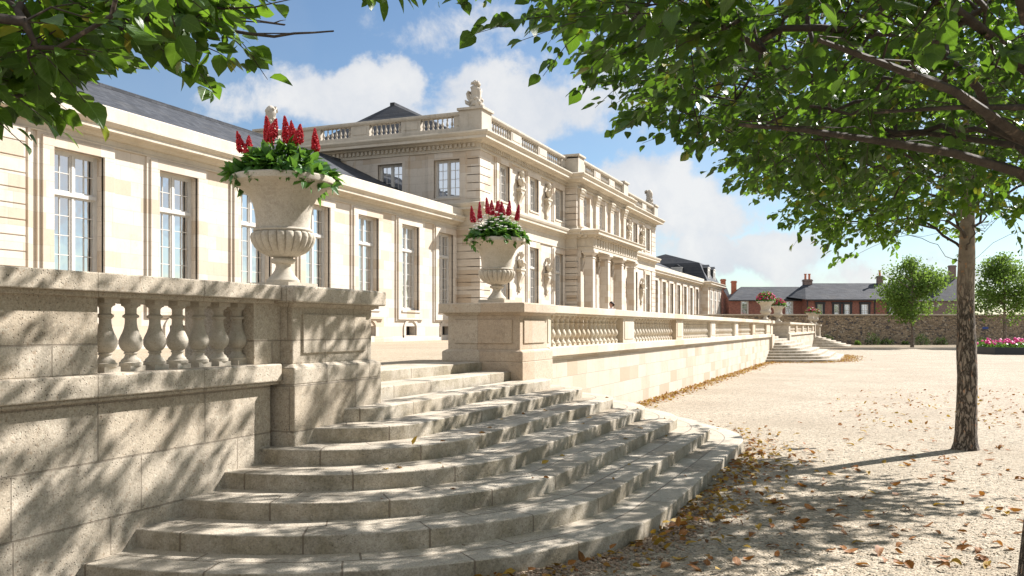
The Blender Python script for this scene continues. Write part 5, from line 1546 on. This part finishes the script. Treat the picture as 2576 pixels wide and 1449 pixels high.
chimney(t, H2, LT_(2213, d2+4.2), 4.2, .70, rz2-1.0, ZT_(694, d2+4.2), M['brick_grey'], 1)
# slate roofed outbuilding beside the palace
d3 = 121.0; H3 = house_frame(0, 0, d3)
a0, a1 = LT_(1797, d3), LT_(1843, d3)
t = empty('slate_outbuilding', CF((a0+a1)/2, d3).to_tuple(), 'outbuilding with steep dark slate roof squeezed between palace and brick house', 'outbuilding')
zr, ze = ZT_(724, d3+4), ZT_(776, d3)
m = MB(); hbox(m, H3, a0, a1, .2, 7, 0, ze); m.build('wall', M['brick'], t)
m = MB(); m.add([H3(a0-.3, -.2, ze), H3(a1+.2, -.2, ze), H3(a1+.2, 4, zr), H3(a0-.3, 4, zr), H3(a0-.3, 8, ze), H3(a1+.2, 8, ze)], [(0, 1, 2, 3), (3, 2, 5, 4), (1, 5, 2)]); m.build('roof', M['slate'], t)
chimney(t, H3, LT_(1819, d3+4), 4, .62, zr-.6, ZT_(702, d3+4), M['pot'])
# tall gabled house at right with chimney
d4 = 124.0; H4 = house_frame(0, 0, d4)
b0, b1 = LT_(2352, d4), LT_(2422, d4)
t = empty('slate_house', CF((b0+b1)/2, d4).to_tuple(), 'tall dark slate hung house with one chimney seen between the young trees', 'house')
ze4, zr4 = ZT_(757, d4), ZT_(696, d4+4)
m = MB(); hbox(m, H4, b0-6, b1, 0, 8, 0, ze4); m.build('wall', M['brick_grey'], t)
m = MB(); c1 = LT_(2408, d4+4)
m.add([H4(b0-6, -.3, ze4), H4(b1, -.3, ze4), H4(b1, 8.3, ze4), H4(b0-6, 8.3, ze4), H4(b0-2, 4, zr4), H4(c1, 4, zr4), H4(c1+.6, 1.5, ze4+2)], [(0, 1, 5, 4), (1, 2, 5), (2, 3, 4, 5), (3, 0, 4)]); m.build('roof', M['slate'], t)
chimney(t, H4, LT_(2395, d4+4), 4, .85, zr4-.6, ZT_(667.5, d4+4), M['brick_grey'])

# young trees
def young_tree(px, dist, ztop, rad, label, seed, n=3400, zb=2.6, wide=1.0):
    b = CF(LT_(px, dist), dist); g = np.random.default_rng(seed)
    t = empty('young_tree', b.to_tuple(), label, 'tree', 'young trees before the boundary wall')
    m = MB(); m.tube([(b.x, b.y, -.05), (b.x+.03, b.y, 1.2), (b.x, b.y, 2.6), (b.x, b.y+.05, 5.0), (b.x, b.y, ztop-.8)], [.20, .16, .14, .09, .03], 9)
    cen = []
    H_ = ztop - zb
    for k in range(46):
        f = g.uniform(.0, .92); a = g.uniform(0, 6.28); prof = math.sin(math.pi*min(1, .20+.74*f)**.9)
        L = rad*prof*g.uniform(.6, 1.1); z0 = zb + f*H_*.72; e = Vector((b.x+L*math.cos(a), b.y+L*math.sin(a), z0 + H_*.20*g.uniform(.4, 1.2)))
        s_ = Vector((b.x, b.y, z0)); mid = s_.lerp(e, .5) + Vector((0, 0, .12))
        m.tube([s_, mid, e], [.05, .03, .012], 5)
        for q in range(3): c = s_.lerp(e, .45+.28*q); cen.append((c.x, c.y, c.z, .55+.25*g.uniform()))
    for k in range(6): cen.append((b.x+g.normal()*.3, b.y+g.normal()*.3, ztop-.4-g.uniform()*1.2, .5))
    m.build('trunk', M['bark'], t, R(60))
    cen = np.array(cen); idx = g.integers(0, len(cen), n)
    P = cen[idx, :3] + g.normal(size=(n, 3))*cen[idx, 3:4]*np.array([.75, .75, .5])
    D = g.normal(size=(n, 3)); D[:, 2] -= .3; N = g.normal(size=(n, 3)); N[:, 2] += .8
    A, Fs, UV = leaf_cloud(P, D, N, .24*g.uniform(.6, 1.25, n), LT_TINY, 1.15)
    np_mesh('crown', A, Fs, M['leaf_far'], t, True, uv=UV, origin=ORG[t])
young_tree(2294.5, 87.5, 9.5, 3.3, 'young round headed tree standing in front of the rubble wall and brick house', 3, 9000)
young_tree(2527, 87.0, 9.5, 3.2, 'young tree behind the pink flower bed, right of the rough trunk', 4, 9000)

def bush(px, dist, r, h, label, seed, zb=0.0, mat='leaf_shrub', n=900, leaf=.17, name='shrub', grp='dark shrubs along the foot of the boundary wall'):
    b = CF(LT_(px, dist), dist, zb); g = np.random.default_rng(seed)
    t = empty(name, b.to_tuple(), label, 'shrub', grp)
    m = MB()
    for k in range(7):
        a = g.uniform(0, 6.28); m.tube([(b.x, b.y, zb-.05), (b.x+r*.4*math.cos(a), b.y+r*.4*math.sin(a), zb+h*.5), (b.x+r*.7*math.cos(a), b.y+r*.7*math.sin(a), zb+h*.8)], [.03, .02, .008], 4)
    m.build('stem', M['bark'], t)
    v = g.normal(size=(n, 3)); v /= np.linalg.norm(v, axis=1, keepdims=True); v *= g.uniform(.55, 1.03, (n, 1)); v[:, 2] = np.abs(v[:, 2])
    lump = np.array([1+.3*noise.noise(Vector((q[0]*2, q[1]*2, q[2]*2+seed))) for q in v])
    P = np.array([b.x, b.y, zb]) + v*lump[:, None]*np.array([r, r, h])
    D = v + g.normal(size=(n, 3))*.6; N = v + g.normal(size=(n, 3))*.5; N[:, 2] += .3
    A, Fs, UV = leaf_cloud(P, D, N, leaf*g.uniform(.6, 1.2, n), LT_TINY, 1.1)
    np_mesh('foliage', A, Fs, M[mat], t, True, uv=UV, origin=ORG[t])
BS = [(2084, 97.5, .62, 1.25, 'dark shrub just right of the farthest stairs'), (2196, 97, .85, 1.45, 'largest dark round shrub at the wall foot'), (2230, 97.5, .80, .8, 'low spreading shrub beside the largest round one'),
      (2317, 96.5, .95, 1.4, 'dark shrub just right of the young tree trunk'), (2367, 97, .75, .95, 'rounded shrub midway between young tree and rough trunk'), (2472, 97, .85, .95, 'dark shrub just right of the rough trunk'), (2277, 97, .45, .45, 'smallest tuft left of the young tree trunk'), (2158, 96, .35, .5, 'small bright tuft in front of the rubble wall')]
for i, (px, dd, r, h, lab) in enumerate(BS): bush(px, dd+4.5, r, h, lab, 40+i, 0, 'leaf_shrub' if i < 7 else 'leaf_far', 600, .13)
bush(2404, 109, 1.9, 5.0, 'green bush rising behind the boundary wall beside the rough trunk', 60, 0.5, 'leaf_far', 1600, .22, 'tall_bush', None)
bush(2062, 93, 1.2, .35, 'low weeds in front of the farthest pier of wall', 61, 0, 'leaf_far', 500, .16)

# flower beds
def planter(px0, px1, dist, depth, h, label, fl_label, seed, pinks):
    c0, c1 = LT_(px0, dist), LT_(px1, dist)
    H = house_frame(0, 0, dist); t = empty('flower_planter', CF((c0+c1)/2, dist+depth/2).to_tuple(), label, 'planter')
    n = 24; rim = []
    for i in range(n+1):
        f = i/n; u = c0+(c1-c0)*f; rim.append((u, -.9*math.sin(math.pi*f)*depth*.25))
    out = [H(u, v, 0)[:2] for u, v in rim] + [H(c1, depth, 0)[:2], H(c0, depth, 0)[:2]]
    m = MB(); k = len(out)
    ins = [tuple(Vector(p).lerp(Vector(H((c0+c1)/2, depth/2, 0)[:2]), .04)) for p in out]
    V = [(x, y, 0) for x, y in out] + [(x, y, h) for x, y in out] + [(x, y, h) for x, y in ins] + [(x, y, h-.12) for x, y in ins]
    F = []
    for i in range(k):
        j = (i+1) % k
        for q in range(3): F.append((q*k+i, q*k+j, (q+1)*k+j, (q+1)*k+i))
    m.add(V, F); m.build('box', M['iron'], t)
    m = MB(); m.add([(x, y, h-.10) for x, y in ins], [tuple(range(k))]); m.build('soil', M['soil'], t)
    g = np.random.default_rng(seed)
    f = empty('flower_bed', CF((c0+c1)/2, dist+depth/2, h).to_tuple(), fl_label, 'flowers')
    nl = int(260*(c1-c0)); u = g.uniform(c0+.1, c1-.1, nl); v = g.uniform(-.15*depth*.5, depth-.1, nl); z = h + np.abs(g.normal(size=nl))*.16
    P = np.array([H(a, b_, c_) for a, b_, c_ in zip(u, v, z)]); D = g.normal(size=(nl, 3)); D[:, 2] += .6; N = g.normal(size=(nl, 3)); N[:, 2] += .6
    A, Fs, UV = leaf_cloud(P, D, N, .20*g.uniform(.6, 1.3, nl), LT_TINY, 1.1); np_mesh('foliage', A, Fs, M['leaf_pot'], f, True, uv=UV, origin=ORG[f])
    if pinks:
        m = MB()
        for q in range(int(26*(c1-c0))):
            p = H(g.uniform(c0+.1, c1-.1), g.uniform(-.1, depth*.8), h+.22+abs(g.normal())*.16); m.ball(p, .10*g.uniform(.7, 1.3), n=6, m=4, wob=.6, seed=q)
        m.build('blossom', M['pink'], f)
planter(2503, 2700, 66, 4.0, .55, 'long low dark planter with curved front standing on the gravel', 'bed of bright pink flowers in the long dark planter', 71, True)
planter(2476, 2503, 75, 1.2, .55, 'small square dark planter beside the long flower bed', 'small green plants in the square dark planter', 72, False)
def sign():
    b = CF(LT_(2478, 84), 84); t = empty('sign_post', b.to_tuple(), 'thin dark post with small blue sign plate before the wall', 'sign post')
    m = MB(); m.lathe((b.x, b.y, 0), [(.05, 0), (.05, .05), (.03, .06), (.03, 2.15), (.0, 2.2)], 8); m.build('post', M['iron'], t)
    M['blue'] = simple('blue_enamel', (0.03, 0.06, 0.22), 0.4, .1)
    m = MB(); a = CF(LT_(2478, 84)-.28, 83.94); c = CF(LT_(2478, 84)+.28, 83.98); m.box(a.x, c.x, a.y, a.y+.03, 1.9, 2.1); m.build('plate', M['blue'], t, 0, .01)
sign()
# ------------------------------------------------------------------ plants in the urns
def spike(m, c, h, r, lean=(0, 0)):
    """one flower spike: packed florets on a stalk"""
    n = int(150*h/.24)
    m.tube([c, (c[0]+lean[0]*.5, c[1]+lean[1]*.5, c[2]+h*.5), (c[0]+lean[0], c[1]+lean[1], c[2]+h*1.02)], [.010, .008, .003], 5)
    for k in range(n):
        f = (k+.5)/n; a = k*2.39996+random.uniform(-.3, .3)
        if random.random() < .12: continue
        rr = r*(min(1, (f+.04)*7)**.6)*(1-f**1.7)*.92 + .006
        p = (c[0]+lean[0]*f+rr*math.cos(a), c[1]+lean[1]*f+rr*math.sin(a), c[2]+h*f+random.uniform(-.006, .006))
        s = .0135*(1.1-.55*f)*random.uniform(.75, 1.25)
        m.ball(p, s, s, s*1.25, 5, 4, .5, k)

def urn_plant(loc, sc, label, spikes, mat, whites, seed, rim=.50, h0=.40):
    g = np.random.default_rng(seed); x, y, z = loc; zb = z + (URN_H-.03)*sc
    t = empty('urn_plant', (x, y, zb), label, 'flowers', 'flowering plants in the stone urns')
    # stems and leaves: tufts that arch over the rim
    P = []; D = []; N = []; Sz = []; m = MB()
    for k in range(150):
        a = g.uniform(0, 6.28); q = math.sqrt(g.uniform(0, 1)); rr = rim*sc*q*.9
        b = np.array([x+rr*math.cos(a)*.7, y+rr*math.sin(a)*.7, zb])
        o = np.array([math.cos(a), math.sin(a), 0])
        top = h0*sc*(.95-.72*q*q)*g.uniform(.55, 1.1)
        e = b + o*(.05+.16*q)*sc + np.array([0, 0, top*(1-.6*q*q)])
        m.tube([tuple(b), tuple((b+e)/2+np.array([0, 0, .04])), tuple(e)], [.006, .005, .003], 4)
        for j in range(11):
            f = g.uniform(.25, 1.0); p = b*(1-f)+e*f + np.array([0, 0, .04*math.sin(math.pi*f)])
            d = o*g.uniform(.3, 1.0) + g.normal(size=3)*.55; d[2] += .05-.30*q+.3*(1-q)
            P.append(p); D.append(d/np.linalg.norm(d)); N.append(np.array([0, 0, .9])+g.normal(size=3)*.35+o*.3); Sz.append(g.uniform(.085, .175)*sc)
    for k in range(26):   # trailing shoots over the lip
        a = g.uniform(0, 6.28); o = np.array([math.cos(a), math.sin(a), 0]); b = np.array([x, y, zb+.04]) + o*rim*sc*.85
        e = b + o*g.uniform(.01, .08)*sc + np.array([0, 0, g.uniform(-.16, .06)])*sc
        for j in range(7):
            f = j/6; p = b*(1-f)+e*f; d = o*.7+g.normal(size=3)*.5+np.array([0, 0, -.45]); P.append(p); D.append(d/np.linalg.norm(d)); N.append(o*.7+np.array([0, 0, .6])+g.normal(size=3)*.3); Sz.append(g.uniform(.07, .13)*sc)
    m.build('stem', M['bark_stem'], t)
    A, Fs, UV = leaf_cloud(P, D, N, Sz, LT, .68)
    np_mesh('foliage', A, Fs, M['leaf_pot'], t, True, uv=UV, origin=ORG[t])
    # soil
    s = MB(); s.lathe((x, y, zb-.06), [(.46*sc, 0), (.3*sc, .05), (.001, .07)], 20); s.build('soil', M['soil'], t)
    for (lat, dep, hz, hh) in spikes:
        c = Vector((x, y, 0)) + CF(lat, dep)
        s = MB(); b = (c.x, c.y, zb+hz+.05)
        s.cur = 1; s.tube([(x+(c.x-x)*.5, y+(c.y-y)*.5, zb), (c.x, c.y, zb+hz+.07)], [.008, .006], 5); s.cur = 0
        spike(s, b, hh*random.uniform(1.05, 1.3), .043*sc*random.uniform(.8, 1.15), (random.uniform(-.045, .045), random.uniform(-.045, .045)))
        o = s.build('flower_spike', [M[mat], M['bark_stem']], t)
    if whites:
        w = MB()
        for k in range(whites):
            a = g.uniform(0, 6.28); q = math.sqrt(g.uniform(0, 1)); p = np.array([x+rim*sc*.95*q*math.cos(a), y+rim*sc*.95*q*math.sin(a), zb+(.20+.24*(1-q*q))*sc*g.uniform(.6, 1.15)])
            for j in range(5):
                an = j*1.2566+g.uniform(0, .4); pp = p+np.array([math.cos(an), math.sin(an), .15])*.018; w.ball(pp, .015, .015, .008, 5, 4)
        w.build('white_blossom', M['white'], t)
    return t
M['bark_stem'] = simple('green_stem', (0.05, 0.09, 0.02), .6, .3)
U0, U1 = UL[0], UL[1]
k0 = 10.5/FPX; k1 = 16.1/FPX
sp0 = []
for px, base, top in ((635, 392, 348), (655, 404, 362), (694, 366, 308), (712, 362, 322), (742, 368, 315), (761, 378, 330), (778, 376, 334), (811, 386, 342)):
    d = random.uniform(-.22, .22); sp0.append(((px-731)*k0, d, (447-base)*k0+.02, (base-top)*k0))
urn_plant(U0[0], U0[2], 'broad leaved plant with eight tall red flower spikes in the largest urn', sp0, 'red', 0, 81)
sp1 = []
for px, base, top in ((1194, 541, 504), (1211, 540, 496), (1233, 526, 495), (1241, 524, 492), (1256, 534, 499), (1263, 526, 494), (1269, 527, 497), (1283, 528, 498), (1304, 537, 499)):
    d = random.uniform(-.25, .25); sp1.append(((px-1254)*k1, d, (585-base)*k1, (base-top)*k1))
urn_plant(U1[0], U1[2], 'plant with dark red spikes above a cloud of small white flowers in the second urn', sp1, 'crimson', 150, 82)

def pot_flowers(loc, sc, label, seed, n=120):
    g = np.random.default_rng(seed); x, y, z = loc; zb = z+(URN_H-.03)*sc
    t = empty('urn_plant', (x, y, zb), label, 'flowers', 'flowering plants in the stone urns')
    v = g.normal(size=(700, 3)); v /= np.linalg.norm(v, axis=1, keepdims=True); v[:, 2] = np.abs(v[:, 2]); v *= g.uniform(.5, 1.05, (700, 1))
    P = np.array([x, y, zb-.02])+v*np.array([.52, .52, .55])*sc; N = v+g.normal(size=(700, 3))*.5
    A, Fs, UV = leaf_cloud(P, v+g.normal(size=(700, 3))*.6, N, .13*g.uniform(.6, 1.2, 700), LT_TINY, 1.0)
    np_mesh('foliage', A, Fs, M['leaf_pot'], t, True, uv=UV, origin=ORG[t])
    m = MB()
    for k in range(n):
        d = g.normal(size=3); d /= np.linalg.norm(d); d[2] = abs(d[2])*.8+.25; p = np.array([x, y, zb])+d*np.array([.52, .52, .52])*sc*g.uniform(.85, 1.08); m.ball(p, .042*g.uniform(.7, 1.3), n=5, m=4, wob=.6, seed=k)
    m.build('blossom', M['magenta'], t)
for i, lab in ((2, 'mound of magenta flowers in the urn at the end of the long balustrade'), (3, 'magenta flowers in the urn on the shaded far pedestal'), (4, 'pink flowers in the left urn of the far close pair'), (5, 'pink flowers in the right urn of the far close pair')):
    pot_flowers(UL[i][0], UL[i][2], lab, 90+i)

# ------------------------------------------------------------------ person on the terrace
def person():
    c = CF(LT_(1538, 40), 40, TZ); x, y = c.x, c.y
    t = empty('person', c.to_tuple(), 'person with dark hair in a white shirt standing behind the balustrade near the porch', 'person')
    fw = Vector((CF(-.8, -.6))).normalized(); rt = Vector((fw.y, -fw.x, 0)); up = Vector((0, 0, 1))
    def L(a, b, z): return c + rt*a + fw*b + up*z
    J = {'pel': (L(0, 0, .95), .15, .11), 'sp': (L(0, .0, 1.15), .13, .10), 'ch': (L(0, 0, 1.36), .165, .115), 'nk': (L(0, .0, 1.50), .055, .055), 'hd0': (L(0, .02, 1.58), .065, .075), 'hd': (L(0, .03, 1.67), .078, .095), 'hdt': (L(0, .02, 1.745), .055, .065)}
    E = [('pel', 'sp'), ('sp', 'ch'), ('ch', 'nk'), ('nk', 'hd0'), ('hd0', 'hd'), ('hd', 'hdt')]
    for s, n in ((-1, 'l'), (1, 'r')):
        J['sh'+n] = (L(s*.17, 0, 1.42), .06, .06); J['el'+n] = (L(s*.24, -.03, 1.14), .043, .043); J['wr'+n] = (L(s*.24, .10, .90), .028, .028); J['ha'+n] = (L(s*.235, .14, .82), .036, .022)
        J['hp'+n] = (L(s*.09, 0, .88), .09, .09); J['kn'+n] = (L(s*.10, .02, .48), .058, .058); J['an'+n] = (L(s*.10, -.01, .08), .04, .04); J['to'+n] = (L(s*.12, .16, .03), .036, .028)
        E += [('ch', 'sh'+n), ('sh'+n, 'el'+n), ('el'+n, 'wr'+n), ('wr'+n, 'ha'+n), ('pel', 'hp'+n), ('hp'+n, 'kn'+n), ('kn'+n, 'an'+n), ('an'+n, 'to'+n)]
        for f in range(4):
            k = 'f%d%s' % (f, n); J[k] = (L(s*(.225+.012*(f-1.5)), .16+.004*f, .745-.008*abs(f-1)), .010, .010); E.append(('ha'+n, k))
        J['th'+n] = (L(s*.20, .17, .80), .011, .011); E.append(('ha'+n, 'th'+n))
    keys = list(J); me = bpy.data.meshes.new('body')
    me.from_pydata([tuple(J[k][0]-c) for k in keys], [(keys.index(a), keys.index(b)) for a, b in E], [])
    o = link('body', me, t)
    o.modifiers.new('skin', 'SKIN'); sv = me.skin_vertices[0].data
    for i, k in enumerate(keys): sv[i].radius = (J[k][1], J[k][2]); sv[i].use_root = (k == 'pel')
    ss = o.modifiers.new('sub', 'SUBSURF'); ss.levels = 2; ss.render_levels = 2
    M['skin'] = simple('skin', (0.42, 0.23, 0.16), .5, .08); me.materials.append(M['skin'])
    # features of the face
    f = MB(); f.ball(L(0, .125, 1.655), .014, .018, .022, 6, 5)
    for s in (-1, 1): f.ball(L(s*.078, .02, 1.655), .012, .02, .03, 6, 5)
    f.build('face', M['skin'], t, R(60))
    f = MB()
    for s in (-1, 1): f.ball(L(s*.032, .112, 1.682), .010, .010, .008, 6, 5)
    f.build('eyes', M['iron'], t)
    f = MB(); f.ball(L(0, .112, 1.607), .022, .010, .007, 7, 5); f.build('mouth', simple('lips', (.35, .12, .1), .5, .1), t)
    h = MB(); h.ball(L(0, -.012, 1.715), .098, .108, .085, 14, 10, .25, 3); h.ball(L(0, -.075, 1.66), .085, .06, .10, 10, 8, .3, 5)
    h.build('hair', simple('dark_hair', (.025, .014, .010), .5, .3), t, R(60))
    s = MB(); n = 18
    ring = [(.165, .125, .86), (.16, .12, 1.0), (.15, .115, 1.15), (.18, .13, 1.32), (.20, .12, 1.42), (.14, .09, 1.475), (.075, .07, 1.50)]
    vs = []
    for a, b, z in ring:
        for i in range(n):
            an = 2*math.pi*i/n; w = 1+.03*math.sin(3*an+z*20); vs.append(tuple(L(a*w*math.cos(an), b*w*math.sin(an), z)))
    s.add(vs, [(k*n+i, k*n+(i+1) % n, (k+1)*n+(i+1) % n, (k+1)*n+i) for k in range(len(ring)-1) for i in range(n)])
    for q in (-1, 1): s.tube([L(q*.16, 0, 1.43), L(q*.205, -.015, 1.3), L(q*.235, -.028, 1.16), L(q*.24, .03, 1.02)], [.075, .066, .056, .05], 10)
    s.build('shirt', simple('white_shirt', (.78, .77, .75), .8, .05), t, R(70))
    p = MB()
    for q in (-1, 1): p.tube([L(q*.08, 0, .95), L(q*.095, .01, .75), L(q*.10, .02, .48), L(q*.10, -.01, .10)], [.105, .10, .078, .066], 12)
    p.build('trousers', simple('dark_trousers', (.05, .055, .07), .8, .1), t, R(70))
person()

# ------------------------------------------------------------------ fallen leaves
def dry_leaf(seed, mat):
    g = random.Random(seed); rows = ((0, 0), (.16, .20), (.4, .27), (.66, .20), (.86, .09), (1.0, 0))
    V, UV, F3, F4 = leaf_template(rows, g.uniform(.25, .7), g.uniform(-.3, .25))
    V = V.copy(); V[:, 0] += .10*np.sin(V[:, 1]*3+seed); V[:, 2] += .10*np.sin(V[:, 1]*5+seed*1.7)+.06*np.sin(V[:, 0]*9+seed)
    V[:, 1] -= .5; V[:, 2] -= V[:, 2].min()
    fs = [tuple(f) for f in F3]+[tuple(f) for f in F4]
    # petiole
    b = len(V); V = np.vstack([V, [(-.012, -.72, .04), (.012, -.72, .04)]]); UV = np.vstack([UV, [(.5, 0), (.5, 0)]])
    fs.append((b, b+1, 0))
    me = bpy.data.meshes.new('fallen_leaf'); me.from_pydata([tuple(v) for v in V], [], fs); me.materials.append(mat)
    l = me.uv_layers.new(name='UVMap')
    for lp in me.loops: l.data[lp.index].uv = UV[lp.vertex_index]
    me.polygons.foreach_set('use_smooth', [True]*len(fs)); me.update(); return me
DRY = [dry_leaf(i, M['leaf_dry']) for i in range(7)]; GOLD = [dry_leaf(20+i, M['leaf_gold']) for i in range(5)]
GL = 'dry leaves scattered singly on the gravel'
def gz(x, y): return 0.018*noise.noise(Vector((x*.5, y*.5, 0))) + 0.010*noise.noise(Vector((x*1.7, y*1.7, 3)))
def step_edge(p):
    yy = min(max(p.y, 9.1), 14.5); return math.hypot(p.x-XW, p.y-yy) < 3.84
def scatter_single():
    g = random.Random(12); n = 0; spots = []
    hand = [(2310, 1300, .9), (2295, 1355, 1), (2380, 1185, 1), (2195, 1243, 1), (1985, 1178, 1), (2005, 1222, 1), (1975, 1278, .9), (2430, 1325, 1), (2325, 1205, 1), (1965, 1345, 1), (1790, 1340, 1), (1712, 1352, 1.1), (2420, 1270, 1), (2555, 1290, 1), (2510, 1375, 1), (2180, 1095, 1), (2270, 1045, 1), (2345, 1105, 1), (1935, 1205, 1), (1855, 1240, 1), (1790, 1300, 1), (2010, 1140, 1), (2090, 1135, 1), (2480, 1195, 1), (2520, 1130, 1)]
    for px, py, s in hand: spots.append((px, py, s))
    while len(spots) < 300:
        py = 985 + 450*g.random()**1.5; px = g.uniform(1650, 2576)
        w = np.interp(px, [1650, 1900, 2150, 2576], [.75, .5, .8, 1.0])
        if py < 1060 and px < 2080: continue
        if g.random() > w: continue
        spots.append((px, py, 1))
    for px, py, s in spots:
        d = EYE*FPX/(py-HOR); p = CF((px-CXP)/FPX*d, d)
        if step_edge(p): continue
        near_edge = math.hypot(p.x-XW, p.y-min(max(p.y, 9.1), 14.5)) < 4.6
        gold = g.random() < (.5 if near_edge else .12)
        o = link('fallen_leaf', g.choice(GOLD if gold else DRY), None, (p.x, p.y, gz(p.x, p.y)+.004), g.uniform(0, 6.28))
        sc = .130*g.uniform(.65, 1.2)*s; o.scale = (sc, sc*g.uniform(.85, 1.2), sc*g.uniform(.6, 1.3)); o.rotation_euler = (g.uniform(-.25, .25), g.uniform(-.3, .3), g.uniform(0, 6.28))
        setp(o, 'curled golden yellow leaf lying on the gravel' if gold else 'curled dry brown leaf lying on the gravel', 'fallen leaf', GL + (', golden' if gold else ', brown'))
scatter_single()
def drift():
    g = np.random.default_rng(9); pts = []
    def put(x, y, z=0): pts.append((x, y, z))
    # round the foot of the near stairs
    for k in range(1150):
        a = g.uniform(-1.15, 1.4); c = 8.9 if a < 0 else 14.5; off = abs(g.normal())*.22 + .03 + (g.uniform() < .25)*g.uniform(0, .8)
        if g.uniform() < .45 and True:
            y = g.uniform(9.1, 14.5); put(XW+3.8+off, y)
        else: put(XW+(3.8+off)*math.cos(a), c+(3.8+off)*math.sin(a))
    # along the sunlit wall, thinning outwards
    for k in range(3600):
        y = 17.5+38*g.uniform()**1.1; put(XW+.04+abs(g.normal())*(.26 if y < 50 else .5), y)
    # foot of the distant stairs
    for k in range(2200):
        a = g.uniform(-1.5, 1.3); c = 56.9 if a < 0 else 66.6; off = abs(g.normal())*.5
        if g.uniform() < .4: put(XW+3.95+off, g.uniform(56.9, 66.6))
        else: put(XW+(3.95+off)*math.cos(a), c+(3.95+off)*math.sin(a))
    # thin scatter further out
    for k in range(700):
        py = g.uniform(980, 1080); px = g.uniform(2150, 2576); d = EYE*FPX/(py-HOR); p = CF((px-CXP)/FPX*d, d); 
        if g.uniform() < .35: put(p.x, p.y)
    # a few on the treads
    for k in range(60):
        i = int(g.integers(1, 6)); r = 3.78-.545*(i-1)-g.uniform(.03, .5); a = g.uniform(-.9, 1.2); c = 8.9 if a < 0 else 14.5
        put(XW+r*math.cos(a), c+r*math.sin(a) if g.uniform() < .5 else g.uniform(9.1, 14.5), RISE*i)
    P = np.array(pts); n = len(P)
    P[:, 2] += np.array([gz(x, y) if z == 0 else 0 for x, y, z in P]) + .006 + g.uniform(0, .05, n)*(P[:, 2] == 0)
    D = g.normal(size=(n, 3)); D[:, 2] *= .35; N = g.normal(size=(n, 3))*.4; N[:, 2] += 1
    sz = .10*g.uniform(.5, 1.15, n)
    sel = g.uniform(size=n) < .62
    for k, mat in ((sel, 'leaf_gold'), (~sel, 'leaf_dry')):
        A, Fs, UV = leaf_cloud(P[k], D[k], N[k], sz[k], LT_S, .75)
        o = np_mesh('drifted_leaves', A, Fs, M[mat], None, True, uv=UV)
        setp(o, 'golden leaves drifted along the foot of walls and stairs' if mat == 'leaf_gold' else 'brown leaves drifted along the foot of walls and stairs', 'fallen leaves', kind='stuff')
drift()
def pebbles():
    g = np.random.default_rng(4); m = MB()
    for k in range(2200):
        a = g.uniform(-1.0, .25); off = .02+abs(g.normal())*.20; x, y = XW+(3.79+off)*math.cos(a), 8.9+(3.79+off)*math.sin(a)
        s = .008+.020*g.uniform()**2; m.ball((x, y, gz(x, y)+s*.4), s, s*g.uniform(.6, 1), s*.6, 6, 4, .4, k)
    o = m.build('pebbles', M['pebble'], None, R(80)); setp(o, 'loose brown pebbles along the foot of the bottom step', 'pebbles', kind='stuff')
    m = MB()
    for k in range(9000):
        py = 1060+400*g.uniform()**.8; px = g.uniform(1150, 2600); d = EYE*FPX/(py-HOR); p = CF((px-CXP)/FPX*d, d)
        if step_edge(p): continue
        s = .006+.010*g.uniform()**3; b = len(m.v); h = s*.7
        m.add([(p.x-s, p.y, gz(p.x, p.y)), (p.x, p.y-s*.8, gz(p.x, p.y)), (p.x+s*.9, p.y, gz(p.x, p.y)), (p.x, p.y+s, gz(p.x, p.y)), (p.x+s*.1, p.y, gz(p.x, p.y)+h)], [(0, 1, 4), (1, 2, 4), (2, 3, 4), (3, 0, 4)])
    o = m.build('loose_gravel', M['gravel'], None); setp(o, 'loose gravel stones lying on the courtyard surface', 'gravel', kind='stuff')
pebbles()
